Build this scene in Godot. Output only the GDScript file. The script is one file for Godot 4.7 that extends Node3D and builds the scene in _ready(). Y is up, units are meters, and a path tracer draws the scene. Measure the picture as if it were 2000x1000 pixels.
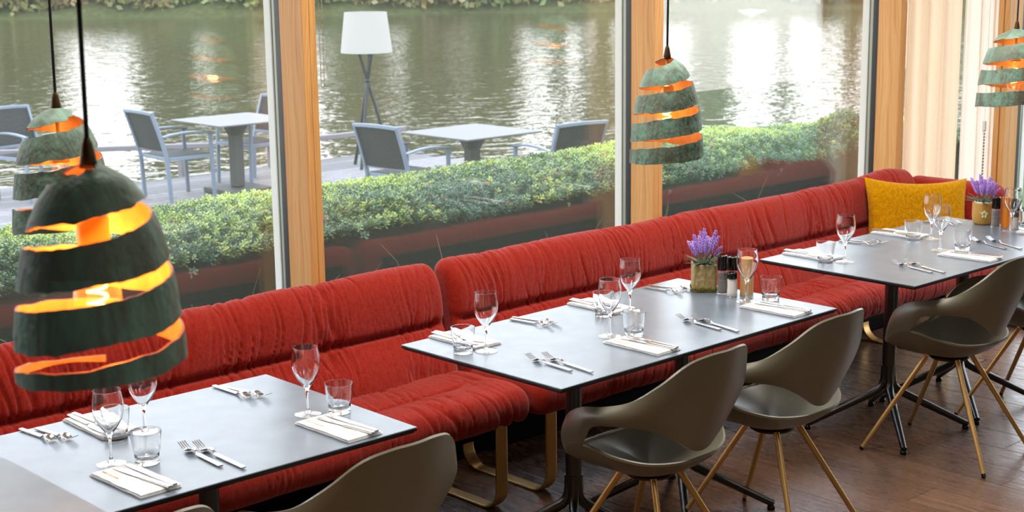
extends Node3D

var M := {}
var used := {}
var rng := RandomNumberGenerator.new()
const DECK := -0.4
const GLASS_Z := -0.88

# ------------------------------------------------------------------ mesh collector
class Bag:
	var V := PackedVector3Array()
	var N := PackedVector3Array()
	var T := PackedVector2Array()
	var I := PackedInt32Array()

	func grid(nu: int, nv: int, f: Callable, flip := false, cu := false, cv := false) -> void:
		var base := V.size()
		var w := nv + 1
		for i in nu + 1:
			for j in w:
				V.append(f.call(float(i) / nu, float(j) / nv))
				T.append(Vector2(float(i) / nu, float(j) / nv))
		var n := PackedVector3Array()
		n.resize((nu + 1) * w)
		for i in nu:
			for j in nv:
				var a := i * w + j
				var b := a + w
				quad_acc(base, n, a, b, b + 1, a + 1, flip)
		if cu:
			for j in w:
				var s := n[j] + n[nu * w + j]
				n[j] = s
				n[nu * w + j] = s
		if cv:
			for i in nu + 1:
				var s2 := n[i * w] + n[i * w + nv]
				n[i * w] = s2
				n[i * w + nv] = s2
		for k in n.size():
			N.append(n[k].normalized() if n[k].length_squared() > 1e-24 else Vector3.UP)

	func quad_acc(base: int, n: PackedVector3Array, a: int, b: int, c: int, d: int, flip: bool) -> void:
		var e := (V[base + c] - V[base + a]).cross(V[base + d] - V[base + b])
		if flip:
			e = -e
			I.append_array([base + a, base + b, base + c, base + a, base + c, base + d])
		else:
			I.append_array([base + a, base + c, base + b, base + a, base + d, base + c])
		n[a] += e
		n[b] += e
		n[c] += e
		n[d] += e

	func poly(pts: Array, away: Vector3) -> void:
		var c := Vector3.ZERO
		for p in pts:
			c += p
		c /= pts.size()
		var nn: Vector3 = (pts[1] - pts[0]).cross(pts[2] - pts[0]).normalized()
		var rev := nn.dot(c - away) < 0.0
		if rev:
			nn = -nn
		var base := V.size()
		for p in pts:
			V.append(p)
			N.append(nn)
			T.append(Vector2(p.x + p.z, p.y))
		for k in range(1, pts.size() - 1):
			if rev:
				I.append_array([base, base + k, base + k + 1])
			else:
				I.append_array([base, base + k + 1, base + k])

	func box(size: Vector3, c := Vector3.ZERO, b := 0.002, xf := Transform3D()) -> void:
		var h := size / 2.0
		b = minf(b, minf(h.x, minf(h.y, h.z)) * 0.9)
		var mid := xf * c
		var P := func(s: Vector3, ax: int) -> Vector3:
			var q := Vector3(s.x * (h.x - (0.0 if ax == 0 else b)), s.y * (h.y - (0.0 if ax == 1 else b)), s.z * (h.z - (0.0 if ax == 2 else b)))
			return xf * (c + q)
		for ax in 3:
			for sg in [-1.0, 1.0]:
				var q := []
				for k in [[-1.0, -1.0], [1.0, -1.0], [1.0, 1.0], [-1.0, 1.0]]:
					var s := Vector3.ZERO
					s[ax] = sg
					s[(ax + 1) % 3] = k[0]
					s[(ax + 2) % 3] = k[1]
					q.append(P.call(s, ax))
				poly(q, mid)
		for ax in 3:
			var a1 := (ax + 1) % 3
			var a2 := (ax + 2) % 3
			for s1 in [-1.0, 1.0]:
				for s2 in [-1.0, 1.0]:
					var lo := Vector3.ZERO
					lo[a1] = s1
					lo[a2] = s2
					var hi := lo
					lo[ax] = -1.0
					hi[ax] = 1.0
					poly([P.call(lo, a1), P.call(hi, a1), P.call(hi, a2), P.call(lo, a2)], mid)
		for sx in [-1.0, 1.0]:
			for sy in [-1.0, 1.0]:
				for sz in [-1.0, 1.0]:
					var s := Vector3(sx, sy, sz)
					poly([P.call(s, 0), P.call(s, 1), P.call(s, 2)], mid)

	func tube(pts: Array, rad: Array, seg := 12, cap := true) -> void:
		var C := pts.duplicate()
		var Rr := rad.duplicate()
		if cap:
			C.push_front(C[0])
			C.push_front(C[0])
			C.append(C[-1])
			C.append(C[-1])
			Rr.push_front(Rr[0])
			Rr.push_front(0.0001)
			Rr.append(Rr[-1])
			Rr.append(0.0001)
		var n := C.size()
		var F := []
		var prev := Vector3.ZERO
		for k in n:
			var t := Vector3.ZERO
			var lo := k
			var hi := k
			while lo > 0 and (C[k] - C[lo]).length() < 1e-6:
				lo -= 1
			while hi < n - 1 and (C[hi] - C[k]).length() < 1e-6:
				hi += 1
			t = (C[hi] - C[lo]).normalized()
			var nn: Vector3
			if prev == Vector3.ZERO:
				nn = t.cross(Vector3.UP if absf(t.y) < 0.9 else Vector3.RIGHT).normalized()
			else:
				nn = (prev - t * prev.dot(t)).normalized()
			prev = nn
			F.append([nn, t.cross(nn)])
		var f := func(u: float, v: float) -> Vector3:
			var k := int(round(v * (n - 1)))
			var a := u * TAU
			return C[k] + (F[k][0] * cos(a) + F[k][1] * sin(a)) * Rr[k]
		grid(seg, n - 1, f, false, true)

	func lathe(prof: Array, seg := 28, c := Vector3.ZERO) -> void:
		var n := prof.size()
		var f := func(u: float, v: float) -> Vector3:
			var q: Vector2 = prof[int(round(v * (n - 1)))]
			return c + Vector3(q.x * cos(u * TAU), q.y, -q.x * sin(u * TAU))
		grid(seg, n - 1, f, false, true)

	func ball(c: Vector3, r: Vector3, nu := 10, nv := 6) -> void:
		grid(nu, nv, func(u: float, v: float) -> Vector3:
			var a := u * TAU
			var b := (v - 0.5) * PI
			return c + Vector3(r.x * cos(b) * cos(a), r.y * sin(b), -r.z * cos(b) * sin(a)), false, true)

	# a sheet with thickness: mid points P[i][j], cells kept where mask is true
	func thick(P: Array, closed: bool, keep: Callable, th: float) -> void:
		var nu := P.size()
		var nv: int = P[0].size()
		var cu := nu if closed else nu - 1
		var n := []
		for i in nu:
			var row := PackedVector3Array()
			row.resize(nv)
			n.append(row)
		for i in cu:
			var i2 := (i + 1) % nu
			for j in nv - 1:
				if keep.call(i, j):
					var e: Vector3 = (P[i2][j + 1] - P[i][j]).cross(P[i][j + 1] - P[i2][j])
					n[i][j] += e
					n[i2][j] += e
					n[i][j + 1] += e
					n[i2][j + 1] += e
		if closed and (P[0][0] - P[nu / 3][0]).length() < 1e-5:
			var sum := Vector3.ZERO
			for i in nu:
				sum += n[i][0]
			for i in nu:
				n[i][0] = sum
		var base := V.size()
		for side in [1.0, -1.0]:
			for i in nu:
				for j in nv:
					var q: Vector3 = n[i][j].normalized()
					V.append(P[i][j] + q * th * 0.5 * side)
					N.append(q * side)
					T.append(Vector2(i, j))
		var half := nu * nv
		for i in cu:
			var i2 := (i + 1) % nu
			for j in nv - 1:
				if not keep.call(i, j):
					continue
				var a := base + i * nv + j
				var b := base + i2 * nv + j
				I.append_array([a, b + 1, b, a, a + 1, b + 1])
				a += half
				b += half
				I.append_array([a, b, b + 1, a, b + 1, a + 1])
				a -= half
				b -= half
				var cen := (V[a] + V[b] + V[a + half] + V[b + 1 + half]) / 4.0
				var im := (i - 1 + nu) % nu
				if j == 0 or not keep.call(i, j - 1):
					rim(a, b, half, cen)
				if j == nv - 2 or not keep.call(i, j + 1):
					rim(a + 1, b + 1, half, cen)
				if (not closed and i == 0) or not keep.call(im, j):
					rim(a, a + 1, half, cen)
				if (not closed and i == cu - 1) or not keep.call(i2, j):
					rim(b, b + 1, half, cen)

	func rim(a: int, b: int, half: int, cen: Vector3) -> void:
		var A := V[a]
		var B := V[b]
		if (A - B).length_squared() < 1e-12:
			return
		# three strips: a rounded lip
		var A2 := V[a + half]
		var B2 := V[b + half]
		var nn := (B - A).cross(A2 - A).normalized()
		if nn.dot((A + B) * 0.5 - cen) < 0.0:
			nn = -nn
		var th := (A - A2).length()
		var mA := (A + A2) * 0.5 + nn * th * 0.35
		var mB := (B + B2) * 0.5 + nn * th * 0.35
		poly([A, B, mB, mA], cen)
		poly([mA, mB, B2, A2], cen)

	func add(o: Bag, xf: Transform3D) -> void:
		var base := V.size()
		for k in o.V.size():
			V.append(xf * o.V[k])
			N.append((xf.basis * o.N[k]).normalized())
			T.append(o.T[k])
		for k in o.I:
			I.append(base + k)

	func mesh(m: Material = null) -> ArrayMesh:
		var A := []
		A.resize(Mesh.ARRAY_MAX)
		A[Mesh.ARRAY_VERTEX] = V
		A[Mesh.ARRAY_NORMAL] = N
		A[Mesh.ARRAY_TEX_UV] = T
		A[Mesh.ARRAY_INDEX] = I
		var am := ArrayMesh.new()
		am.add_surface_from_arrays(Mesh.PRIMITIVE_TRIANGLES, A)
		if m:
			am.surface_set_material(0, m)
		return am

# ------------------------------------------------------------------ naming
func numbered(n: String) -> String:
	used[n] = used.get(n, -1) + 1
	return n if used[n] == 0 else "%s_%03d" % [n, used[n]]

func tag(o: Node3D, label: String, category := "", group := "", kind := "") -> Node3D:
	if label: o.set_meta("label", label)
	if category: o.set_meta("category", category)
	if group: o.set_meta("group", group)
	if kind: o.set_meta("kind", kind)
	return o

func thing(called: String, label: String, category: String, at := Vector3.ZERO, turn := 0.0, group := "") -> Node3D:
	var o := Node3D.new()
	o.name = numbered(called)
	add_child(o)
	o.position = at
	o.rotation.y = turn
	return tag(o, label, category, group)

func copy(src: Node3D, called: String, label: String, at: Vector3, turn := 0.0, group := "") -> Node3D:
	var r: Node3D = src.duplicate()
	r.name = numbered(called)
	add_child(r)
	r.position = at
	r.rotation = Vector3(0, turn, 0)
	return tag(r, label, "", group)

func obj(called: String, bag, m: Material, parent: Node = self) -> MeshInstance3D:
	var o := MeshInstance3D.new()
	o.mesh = bag.mesh() if bag is Bag else bag
	o.material_override = m
	o.name = numbered(called) if parent == self else called
	parent.add_child(o, true)
	return o

func struct(called: String, bag, m: Material, label := "") -> MeshInstance3D:
	var o := obj(called, bag, m)
	tag(o, label, "", "", "structure")
	return o

func boxes(list: Array, b := 0.002) -> Bag:
	var g := Bag.new()
	for q in list:
		g.box(q[0], q[1], b)
	return g

# ------------------------------------------------------------------ materials
func noise(sd: int, fr: float, oct := 3, type := FastNoiseLite.TYPE_SIMPLEX_SMOOTH) -> FastNoiseLite:
	var n := FastNoiseLite.new()
	n.seed = sd
	n.frequency = fr
	n.noise_type = type
	n.fractal_octaves = oct
	return n

func tex(w: int, h: int, f: Callable) -> ImageTexture:
	var im := Image.create(w, h, false, Image.FORMAT_RGBA8)
	for y in h:
		for x in w:
			im.set_pixel(x, y, f.call(x, y))
	return ImageTexture.create_from_image(im)

func ntex(sd: int, fr: float, c0: Color, c1: Color, oct := 4, size := 512, mid := -1.0) -> NoiseTexture2D:
	var t := NoiseTexture2D.new()
	t.width = size
	t.height = size
	t.seamless = true
	t.noise = noise(sd, fr, oct)
	var g := Gradient.new()
	g.set_color(0, c0)
	g.set_color(1, c1)
	if mid > 0.0:
		g.set_offset(0, 0.5 - mid)
		g.set_offset(1, 0.5 + mid)
	t.color_ramp = g
	return t

func nnor(sd: int, fr: float, strength: float, oct := 3, size := 512) -> NoiseTexture2D:
	var t := NoiseTexture2D.new()
	t.width = size
	t.height = size
	t.seamless = true
	t.as_normal_map = true
	t.bump_strength = strength
	t.noise = noise(sd, fr, oct)
	return t

func mat(c: Color, rough := 0.6, metal := 0.0, name := "") -> StandardMaterial3D:
	var m := StandardMaterial3D.new()
	m.albedo_color = c
	m.roughness = rough
	m.metallic = metal
	m.resource_name = name
	return m

func tri(m: StandardMaterial3D, s: Vector3, world := false) -> StandardMaterial3D:
	m.uv1_triplanar = true
	m.uv1_world_triplanar = world
	m.uv1_scale = s
	return m

func grain(sd: int, base: Color, dark: Color, light: Color, w := 256, h := 512) -> ImageTexture:
	var n1 := noise(sd, 1.0, 3)
	var n2 := noise(sd + 5, 1.0, 2)
	return tex(w, h, func(x, y):
		var u := float(x) / w
		var v := float(y) / h
		var a := v * TAU
		# seamless in v: walk on a circle
		var wob := n2.get_noise_3d(u * 2.0, cos(a) * 0.35, sin(a) * 0.35)
		var s := n1.get_noise_3d((u + wob * 0.10) * 22.0, cos(a) * 0.25, sin(a) * 0.25)
		var fine := n1.get_noise_3d(u * 130.0, cos(a) * 1.6 + 9.0, sin(a) * 1.6)
		var k := clampf(0.5 + s * 0.75 + fine * 0.35, 0.0, 1.0)
		var c := dark.lerp(base, smoothstep(0.0, 0.55, k))
		return c.lerp(light, smoothstep(0.6, 1.0, k)))

func glassm(c: Color, scale := 0.05) -> StandardMaterial3D:
	var m := mat(c, 0.0)
	m.transparency = BaseMaterial3D.TRANSPARENCY_ALPHA
	m.refraction_enabled = true
	m.refraction_scale = scale
	return m

func pane(c: Color) -> StandardMaterial3D:
	var m := mat(c, 0.0)
	m.transparency = BaseMaterial3D.TRANSPARENCY_ALPHA
	return m

func make_materials() -> void:
	var larch := grain(3, Color(0.82, 0.61, 0.36), Color(0.75, 0.51, 0.27), Color(0.86, 0.67, 0.43))
	M.wood = tri(mat(Color.WHITE, 0.45, 0.0, "larch"), Vector3(3, 0.5, 3))
	M.wood.albedo_texture = larch
	for k in 4:
		var fl := tri(mat(Color(1, 1, 1).darkened([0.0, 0.12, 0.2, 0.06][k]), 0.36, 0.0, "dark_oak_floor"), Vector3(3.2, 1, 0.9), true)
		if not M.has("oak"):
			M.oak = grain(11, Color(0.46, 0.335, 0.255), Color(0.37, 0.26, 0.19), Color(0.53, 0.40, 0.31))
			M.oak_rough = ntex(21, 0.02, Color(0.20, 0.20, 0.20), Color(0.38, 0.38, 0.38))
		fl.albedo_texture = M.oak
		fl.roughness = 1.0
		fl.roughness_texture = M.oak_rough
		fl.uv1_offset = Vector3(0.37 * k, 0, 0.21 * k)
		M["floor%d" % k] = fl
	# red chenille
	M.red = tri(mat(Color.WHITE, 0.85, 0.0, "red_chenille"), Vector3(7, 7, 7))
	var cn := noise(31, 0.09, 3)
	var cn2 := noise(32, 0.012, 3)
	M.red.albedo_texture = tex(512, 512, func(x, y):
		var a: float = cn.get_noise_2d(x * 0.22, y * 3.0) * 0.75 + cn.get_noise_2d(x * 3.0 + 900, y * 0.25) * 0.5 + cn2.get_noise_2d(x, y) * 0.3
		var k := clampf(0.5 + a * 0.8, 0.0, 1.0)
		return Color(0.45, 0.078, 0.046).lerp(Color(0.72, 0.215, 0.152), k))
	M.red.normal_enabled = true
	M.red.normal_texture = nnor(33, 0.25, 4.0)
	M.red.normal_scale = 0.5
	M.red.rim_enabled = true
	M.red.rim = 0.34
	M.red.rim_tint = 0.85
	M.red.metallic_specular = 0.15
	M.yellow = tri(mat(Color.WHITE, 0.85, 0.0, "mustard_chenille"), Vector3(6, 6, 6))
	M.yellow.albedo_texture = tex(256, 256, func(x, y):
		var a: float = cn.get_noise_2d(x * 2.0, y * 0.6) * 0.6 + cn.get_noise_2d(x * 0.7 + 300, y * 2.0) * 0.6 + cn2.get_noise_2d(x * 2.0, y * 2.0) * 0.4
		return Color(0.64, 0.41, 0.0).lerp(Color(0.90, 0.66, 0.02), clampf(0.5 + a * 0.9, 0, 1)))
	M.yellow.normal_enabled = true
	M.yellow.normal_texture = M.red.normal_texture
	M.yellow.rim_enabled = true
	M.yellow.metallic_specular = 0.15
	M.yellow.rim = 0.15
	M.yellow.rim_tint = 0.6
	M.slate = tri(mat(Color.WHITE, 0.30, 0.0, "slate_laminate"), Vector3(1.3, 1.3, 1.3))
	M.slate.albedo_texture = ntex(41, 0.012, Color(0.375, 0.425, 0.475), Color(0.43, 0.48, 0.53), 5)
	M.slate.metallic_specular = 0.64
	M.slate.clearcoat_enabled = true
	M.slate.clearcoat = 0.08
	M.slate.clearcoat_roughness = 0.36
	M.slate_edge = mat(Color(0.10, 0.105, 0.11), 0.4, 0.0, "black_core")
	M.black = mat(Color(0.035, 0.036, 0.04), 0.33, 0.0, "black_powder_coat")
	M.black.metallic_specular = 0.7
	M.plinth = mat(Color(0.05, 0.05, 0.052), 0.7, 0.0, "plinth")
	M.plinth.metallic_specular = 0.2
	M.backing = mat(Color(0.13, 0.055, 0.045), 0.95, 0.0, "unseen_dark_backing")  # dark tone of the unseen panel behind the bench backs
	M.backing.metallic_specular = 0.1
	M.sill = mat(Color(0.10, 0.095, 0.09), 0.6, 0.0, "sill")
	M.gasket = mat(Color(0.045, 0.05, 0.05), 0.4, 0.0, "gasket")
	M.alu = mat(Color(0.86, 0.88, 0.86), 0.4, 0.0, "pale_aluminium")
	M.spacer = mat(Color(0.55, 0.60, 0.56), 0.35, 0.3, "glazing_spacer")
	M.pane = pane(Color(0.9, 1.0, 0.95, 0.02))
	M.shell = mat(Color(0.43, 0.415, 0.345), 0.40, 0.0, "olive_polyurethane")
	M.shell.metallic_specular = 0.68
	M.brass = mat(Color(0.82, 0.66, 0.40), 0.36, 0.65, "brushed_brass")
	M.dark_brass = mat(Color(0.30, 0.22, 0.12), 0.45, 0.7)
	M.steel = mat(Color(0.86, 0.85, 0.84), 0.22, 1.0, "cutlery_steel")
	M.glass = glassm(Color(1, 1, 1, 0.0))
	M.napkin = tri(mat(Color.WHITE, 0.9, 0.0, "napkin"), Vector3(8, 8, 8))
	M.napkin.albedo_texture = ntex(51, 0.03, Color(0.86, 0.86, 0.86), Color(0.93, 0.93, 0.94), 4, 256)
	M.gold_thread = mat(Color(0.85, 0.74, 0.45), 0.8)
	# copper patina
	M.patina = tri(mat(Color.WHITE, 0.62, 0.06, "verdigris"), Vector3(2.4, 1.1, 2.4))
	var pn := noise(61, 0.011, 4)
	var pn2 := noise(62, 0.07, 3)
	M.patina.albedo_texture = tex(512, 512, func(x, y):
		var a: float = pn.get_noise_2d(x * 1.6, y * 0.6) * 0.9 + pn2.get_noise_2d(x, y * 0.4) * 0.35
		var b: float = pn2.get_noise_2d(x * 2.0 + 700, y * 2.0)
		var c := Color(0.38, 0.42, 0.36).lerp(Color(0.44, 0.59, 0.52), smoothstep(-0.3, 0.35, a))
		c = c.lerp(Color(0.34, 0.27, 0.21), smoothstep(0.0, 0.55, pn.get_noise_2d(x + 900, y * 0.5 + 300)) * 0.7)
		return c.lerp(Color(0.42, 0.53, 0.46), clampf(b * 0.8, 0.0, 0.5)))
	M.patina.normal_enabled = true
	M.patina.normal_texture = nnor(63, 0.05, 4.0)
	M.patina.normal_scale = 0.5
	M.gilt = tri(mat(Color.WHITE, 0.5, 0.55, "gilt_inside"), Vector3(3, 0.8, 3))
	M.gilt.albedo_texture = ntex(64, 0.05, Color(0.80, 0.60, 0.36), Color(0.93, 0.76, 0.52), 4, 256)
	M.copper_edge = mat(Color(0.55, 0.34, 0.22), 0.5, 0.6)
	M.cord = mat(Color(0.06, 0.035, 0.03), 0.8)
	M.bulb = pane(Color(1.0, 0.62, 0.25, 0.04))
	M.filament = mat(Color(1.0, 0.6, 0.25), 0.5)
	M.filament.emission_enabled = true
	M.filament.emission = Color(1.0, 0.70, 0.36)
	M.filament.emission_energy_multiplier = 7.0
	# curtain
	M.curtain = tri(mat(Color.WHITE, 0.9, 0.0, "sheer_curtain"), Vector3(6, 1, 6))
	M.curtain.albedo_texture = ntex(71, 0.2, Color(0.97, 0.90, 0.82), Color(0.99, 0.94, 0.87), 2, 256)
	M.curtain.backlight_enabled = true
	M.curtain.backlight = Color(1.0, 0.95, 0.88)
	M.curtain2 = M.curtain.duplicate()  # same sheer cloth, with the backlit brightness painted into a lighter colour
	M.curtain2.albedo_color = Color(1, 0.99, 0.97)
	M.curtain2.albedo_texture = ntex(72, 0.2, Color(0.99, 0.96, 0.92), Color(1.0, 0.98, 0.95), 2, 128)
	M.curtain2.backlight = Color(1, 1, 1)
	# outdoors
	M.leaf = mat(Color.WHITE, 0.28, 0.0, "hedge_leaf")
	M.leaf.vertex_color_use_as_albedo = true
	M.leaf.backlight_enabled = true
	M.leaf.backlight = Color(0.5, 0.6, 0.3)
	M.treeleaf = mat(Color.WHITE, 0.5, 0.0, "tree_leaf")
	M.treeleaf.vertex_color_use_as_albedo = true
	M.soil = tri(mat(Color.WHITE, 0.95), Vector3(2, 2, 2))
	M.soil.albedo_texture = ntex(81, 0.06, Color(0.012, 0.009, 0.006), Color(0.065, 0.048, 0.034), 4, 256)
	M.soil.metallic_specular = 0.08
	M.lawn = tri(mat(Color.WHITE, 0.9), Vector3(1, 1, 1))
	M.lawn.albedo_texture = ntex(87, 0.15, Color(0.13, 0.24, 0.11), Color(0.25, 0.36, 0.17), 4, 256)
	M.core = mat(Color(0.06, 0.052, 0.036), 0.9)  # hedge body; shade of its front and gaps put into the colour
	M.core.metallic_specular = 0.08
	M.straw = mat(Color(0.52, 0.42, 0.24), 0.8)
	M.bark = tri(mat(Color.WHITE, 0.9), Vector3(1, 0.3, 1))
	M.bark.albedo_texture = ntex(82, 0.05, Color(0.16, 0.125, 0.09), Color(0.34, 0.28, 0.22), 4, 256)
	M.bank = tri(mat(Color.WHITE, 0.95), Vector3(0.2, 0.2, 0.2))
	M.bank.albedo_texture = ntex(83, 0.05, Color(0.20, 0.17, 0.09), Color(0.33, 0.38, 0.16), 4, 256)
	for k in 3:
		M["deck%d" % k] = tri(mat(Color(1, 1, 1).darkened(0.09 * k), 0.7), Vector3(0.6, 1, 5), true)
		M["deck%d" % k].albedo_texture = ntex(84, 0.03, Color(0.45, 0.435, 0.435), Color(0.57, 0.55, 0.55), 4, 256)
	M.rail = mat(Color(0.50, 0.47, 0.485), 0.7)
	M.grey_metal = mat(Color(0.47, 0.52, 0.58), 0.45, 0.1, "grey_outdoor_frame")
	M.weave = tri(mat(Color.WHITE, 0.6), Vector3(4, 4, 4))
	M.weave.albedo_texture = tex(128, 128, func(x, y):
		var k: int = (int(x / 8) + int(y / 8)) % 2
		var e: float = absf(fmod(x, 8.0) - 3.5) if k == 0 else absf(fmod(y, 8.0) - 3.5)
		return Color(0.21, 0.22, 0.24).lerp(Color(0.02, 0.022, 0.028), e / 4.0))
	M.weave.normal_enabled = true
	M.weave.normal_texture = nnor(85, 0.2, 6.0, 1, 128)
	M.stone_top = tri(mat(Color.WHITE, 0.4), Vector3(6, 6, 6))
	M.stone_top.albedo_texture = ntex(86, 0.3, Color(0.33, 0.325, 0.325), Color(0.47, 0.465, 0.465), 2, 256)
	M.ped = mat(Color(0.30, 0.30, 0.29), 0.6)
	M.shade = mat(Color(0.68, 0.67, 0.64), 0.9, 0.0, "lamp_shade_fabric")
	M.lamp_leg = mat(Color(0.11, 0.12, 0.145), 0.5)
	M.water = mat(Color(0.27, 0.25, 0.16), 0.05, 0.0, "lake")
	M.water.normal_enabled = true
	M.water.normal_texture = nnor(91, 0.011, 5.0, 4, 1024)
	M.water.normal_scale = 0.65
	tri(M.water, Vector3(0.11, 0.11, 0.16), true)
	# room
	M.plaster = mat(Color(0.40, 0.36, 0.32), 0.9)  # walls out of view, darkened to limit bounce light and glass reflections
	M.ceiling = mat(Color(0.42, 0.38, 0.34), 0.9)  # ceiling out of view, darkened against reflections in the windows
	M.counter = tri(mat(Color.WHITE, 0.4), Vector3(2, 2, 2))
	M.counter.albedo_texture = ntex(42, 0.02, Color(0.50, 0.545, 0.59), Color(0.54, 0.585, 0.63), 4, 256)
	M.unseen_panel_glow = mat(Color(1, 0.95, 0.88))  # emitter of the ceiling panels that stay out of view
	M.unseen_panel_glow.emission_enabled = true
	M.unseen_panel_glow.emission = Color(1, 0.93, 0.83)
	M.unseen_panel_glow.emission_energy_multiplier = 1.5
	# table ware
	M.pot_a = tri(mat(Color.WHITE, 0.75), Vector3(9, 5, 9))
	M.pot_a.albedo_texture = ntex(101, 0.03, Color(0.50, 0.42, 0.24), Color(0.76, 0.69, 0.50), 4, 256)
	M.moss = mat(Color(0.36, 0.37, 0.10), 0.9)
	M.pot_b = tri(mat(Color.WHITE, 0.7), Vector3(8, 8, 8))
	M.pot_b.albedo_texture = ntex(102, 0.05, Color(0.66, 0.47, 0.20), Color(0.78, 0.62, 0.32), 3, 256)
	M.pale_relief = mat(Color(0.82, 0.80, 0.60), 0.7)
	M.potsoil = mat(Color(0.08, 0.07, 0.06), 0.9)
	M.petal = mat(Color(0.69, 0.54, 0.86), 0.7)
	M.petal2 = mat(Color(0.79, 0.67, 0.93), 0.7)
	M.lavleaf = mat(Color(0.40, 0.46, 0.36), 0.7)
	M.capblack = mat(Color(0.02, 0.02, 0.022), 0.15)
	M.pepper = tri(mat(Color.WHITE, 0.8), Vector3(60, 60, 60))
	M.pepper.albedo_texture = ntex(103, 0.12, Color(0.06, 0.04, 0.03), Color(0.42, 0.33, 0.24), 2, 128)
	M.salt = mat(Color(0.90, 0.88, 0.86), 0.8)
	M.amber = mat(Color(0.87, 0.68, 0.45), 0.6)
	M.amber2 = mat(Color(0.93, 0.55, 0.13), 0.55)
	M.chain = mat(Color(0.62, 0.58, 0.50), 0.3, 0.9)
	M.clear = pane(Color(1, 1, 1, 0.12))

# ------------------------------------------------------------------ scene
func _ready() -> void:
	rng.seed = 7
	var cam := Camera3D.new()
	cam.name = "camera"
	cam.transform = Transform3D(cam_basis(0.75011, 0.19969, -0.01305), Vector3(-1.2353, 1.9463, 3.5594))
	cam.keep_aspect = Camera3D.KEEP_HEIGHT
	var at := CameraAttributesPhysical.new()
	at.frustum_focal_length = 70.44
	at.frustum_focus_distance = 4.7
	at.frustum_near = 0.05
	at.frustum_far = 4000.0
	at.exposure_aperture = 11.0
	cam.attributes = at
	add_child(cam)
	cam.current = true
	var env := Environment.new()
	env.background_mode = Environment.BG_SKY
	var sm := ProceduralSkyMaterial.new()
	sm.sky_top_color = Color(0.86, 0.92, 1.0)
	sm.sky_horizon_color = Color(1.0, 0.99, 0.97)
	sm.sky_curve = 0.25
	sm.ground_bottom_color = Color(0.3, 0.28, 0.24)
	sm.ground_horizon_color = Color(0.5, 0.48, 0.44)
	env.sky = Sky.new()
	env.sky.sky_material = sm
	env.background_energy_multiplier = 3.1
	env.tonemap_mode = Environment.TONE_MAPPER_LINEAR
	env.tonemap_exposure = 1.54
	env.sdfgi_enabled = true
	env.ssao_enabled = true
	env.ssil_enabled = true
	var we := WorldEnvironment.new()
	we.name = "world"
	we.environment = env
	add_child(we)
	make_materials()
	# ceiling panels out of view, placed to light tables, seats and benches
	var n := 0
	for q in [[0.35, 0.45, 2.3], [2.15, 0.45, 2.6], [3.95, 0.45, 3.3], [0.6, 3.6, 0.8], [3.4, 3.6, 0.8]]:
		var p := thing("unseen_ceiling_light", "unseen square ceiling light panel %s" % ["above the near table", "above the middle table", "above the far table", "behind the viewer", "over the rear of the room"][n], "ceiling light", Vector3(q[0], 2.985, q[1]))
		obj("housing", boxes([[Vector3(0.94, 0.03, 0.94), Vector3.ZERO]]), M.alu, p)
		obj("diffuser", boxes([[Vector3(0.88, 0.004, 0.88), Vector3(0, -0.018, 0)]]), M.unseen_panel_glow, p)
		var al := AreaLight3D.new()
		al.name = "glow"
		al.area_size = Vector2(0.86, 0.86)
		al.light_color = Color(1, 0.98, 0.95)
		al.light_energy = q[2]
		al.area_range = 12.0
		al.shadow_enabled = true
		p.add_child(al)
		al.position = Vector3(0, -0.03, 0)
		al.rotation.x = -PI / 2
		n += 1
	room()
	outdoors()
	benches()
	tables()
	chairs()
	pendants()
	settings()
	centrepieces()
	small_things()

func cam_basis(yaw: float, pitch: float, roll: float) -> Basis:
	var ry := Basis(Vector3(cos(yaw), 0, sin(yaw)), Vector3(0, 1, 0), Vector3(-sin(yaw), 0, cos(yaw)))
	var rx := Basis(Vector3(1, 0, 0), Vector3(0, cos(pitch), -sin(pitch)), Vector3(0, sin(pitch), cos(pitch)))
	var rz := Basis(Vector3(cos(roll), sin(roll), 0), Vector3(-sin(roll), cos(roll), 0), Vector3(0, 0, 1))
	return ry * rx * rz

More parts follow.
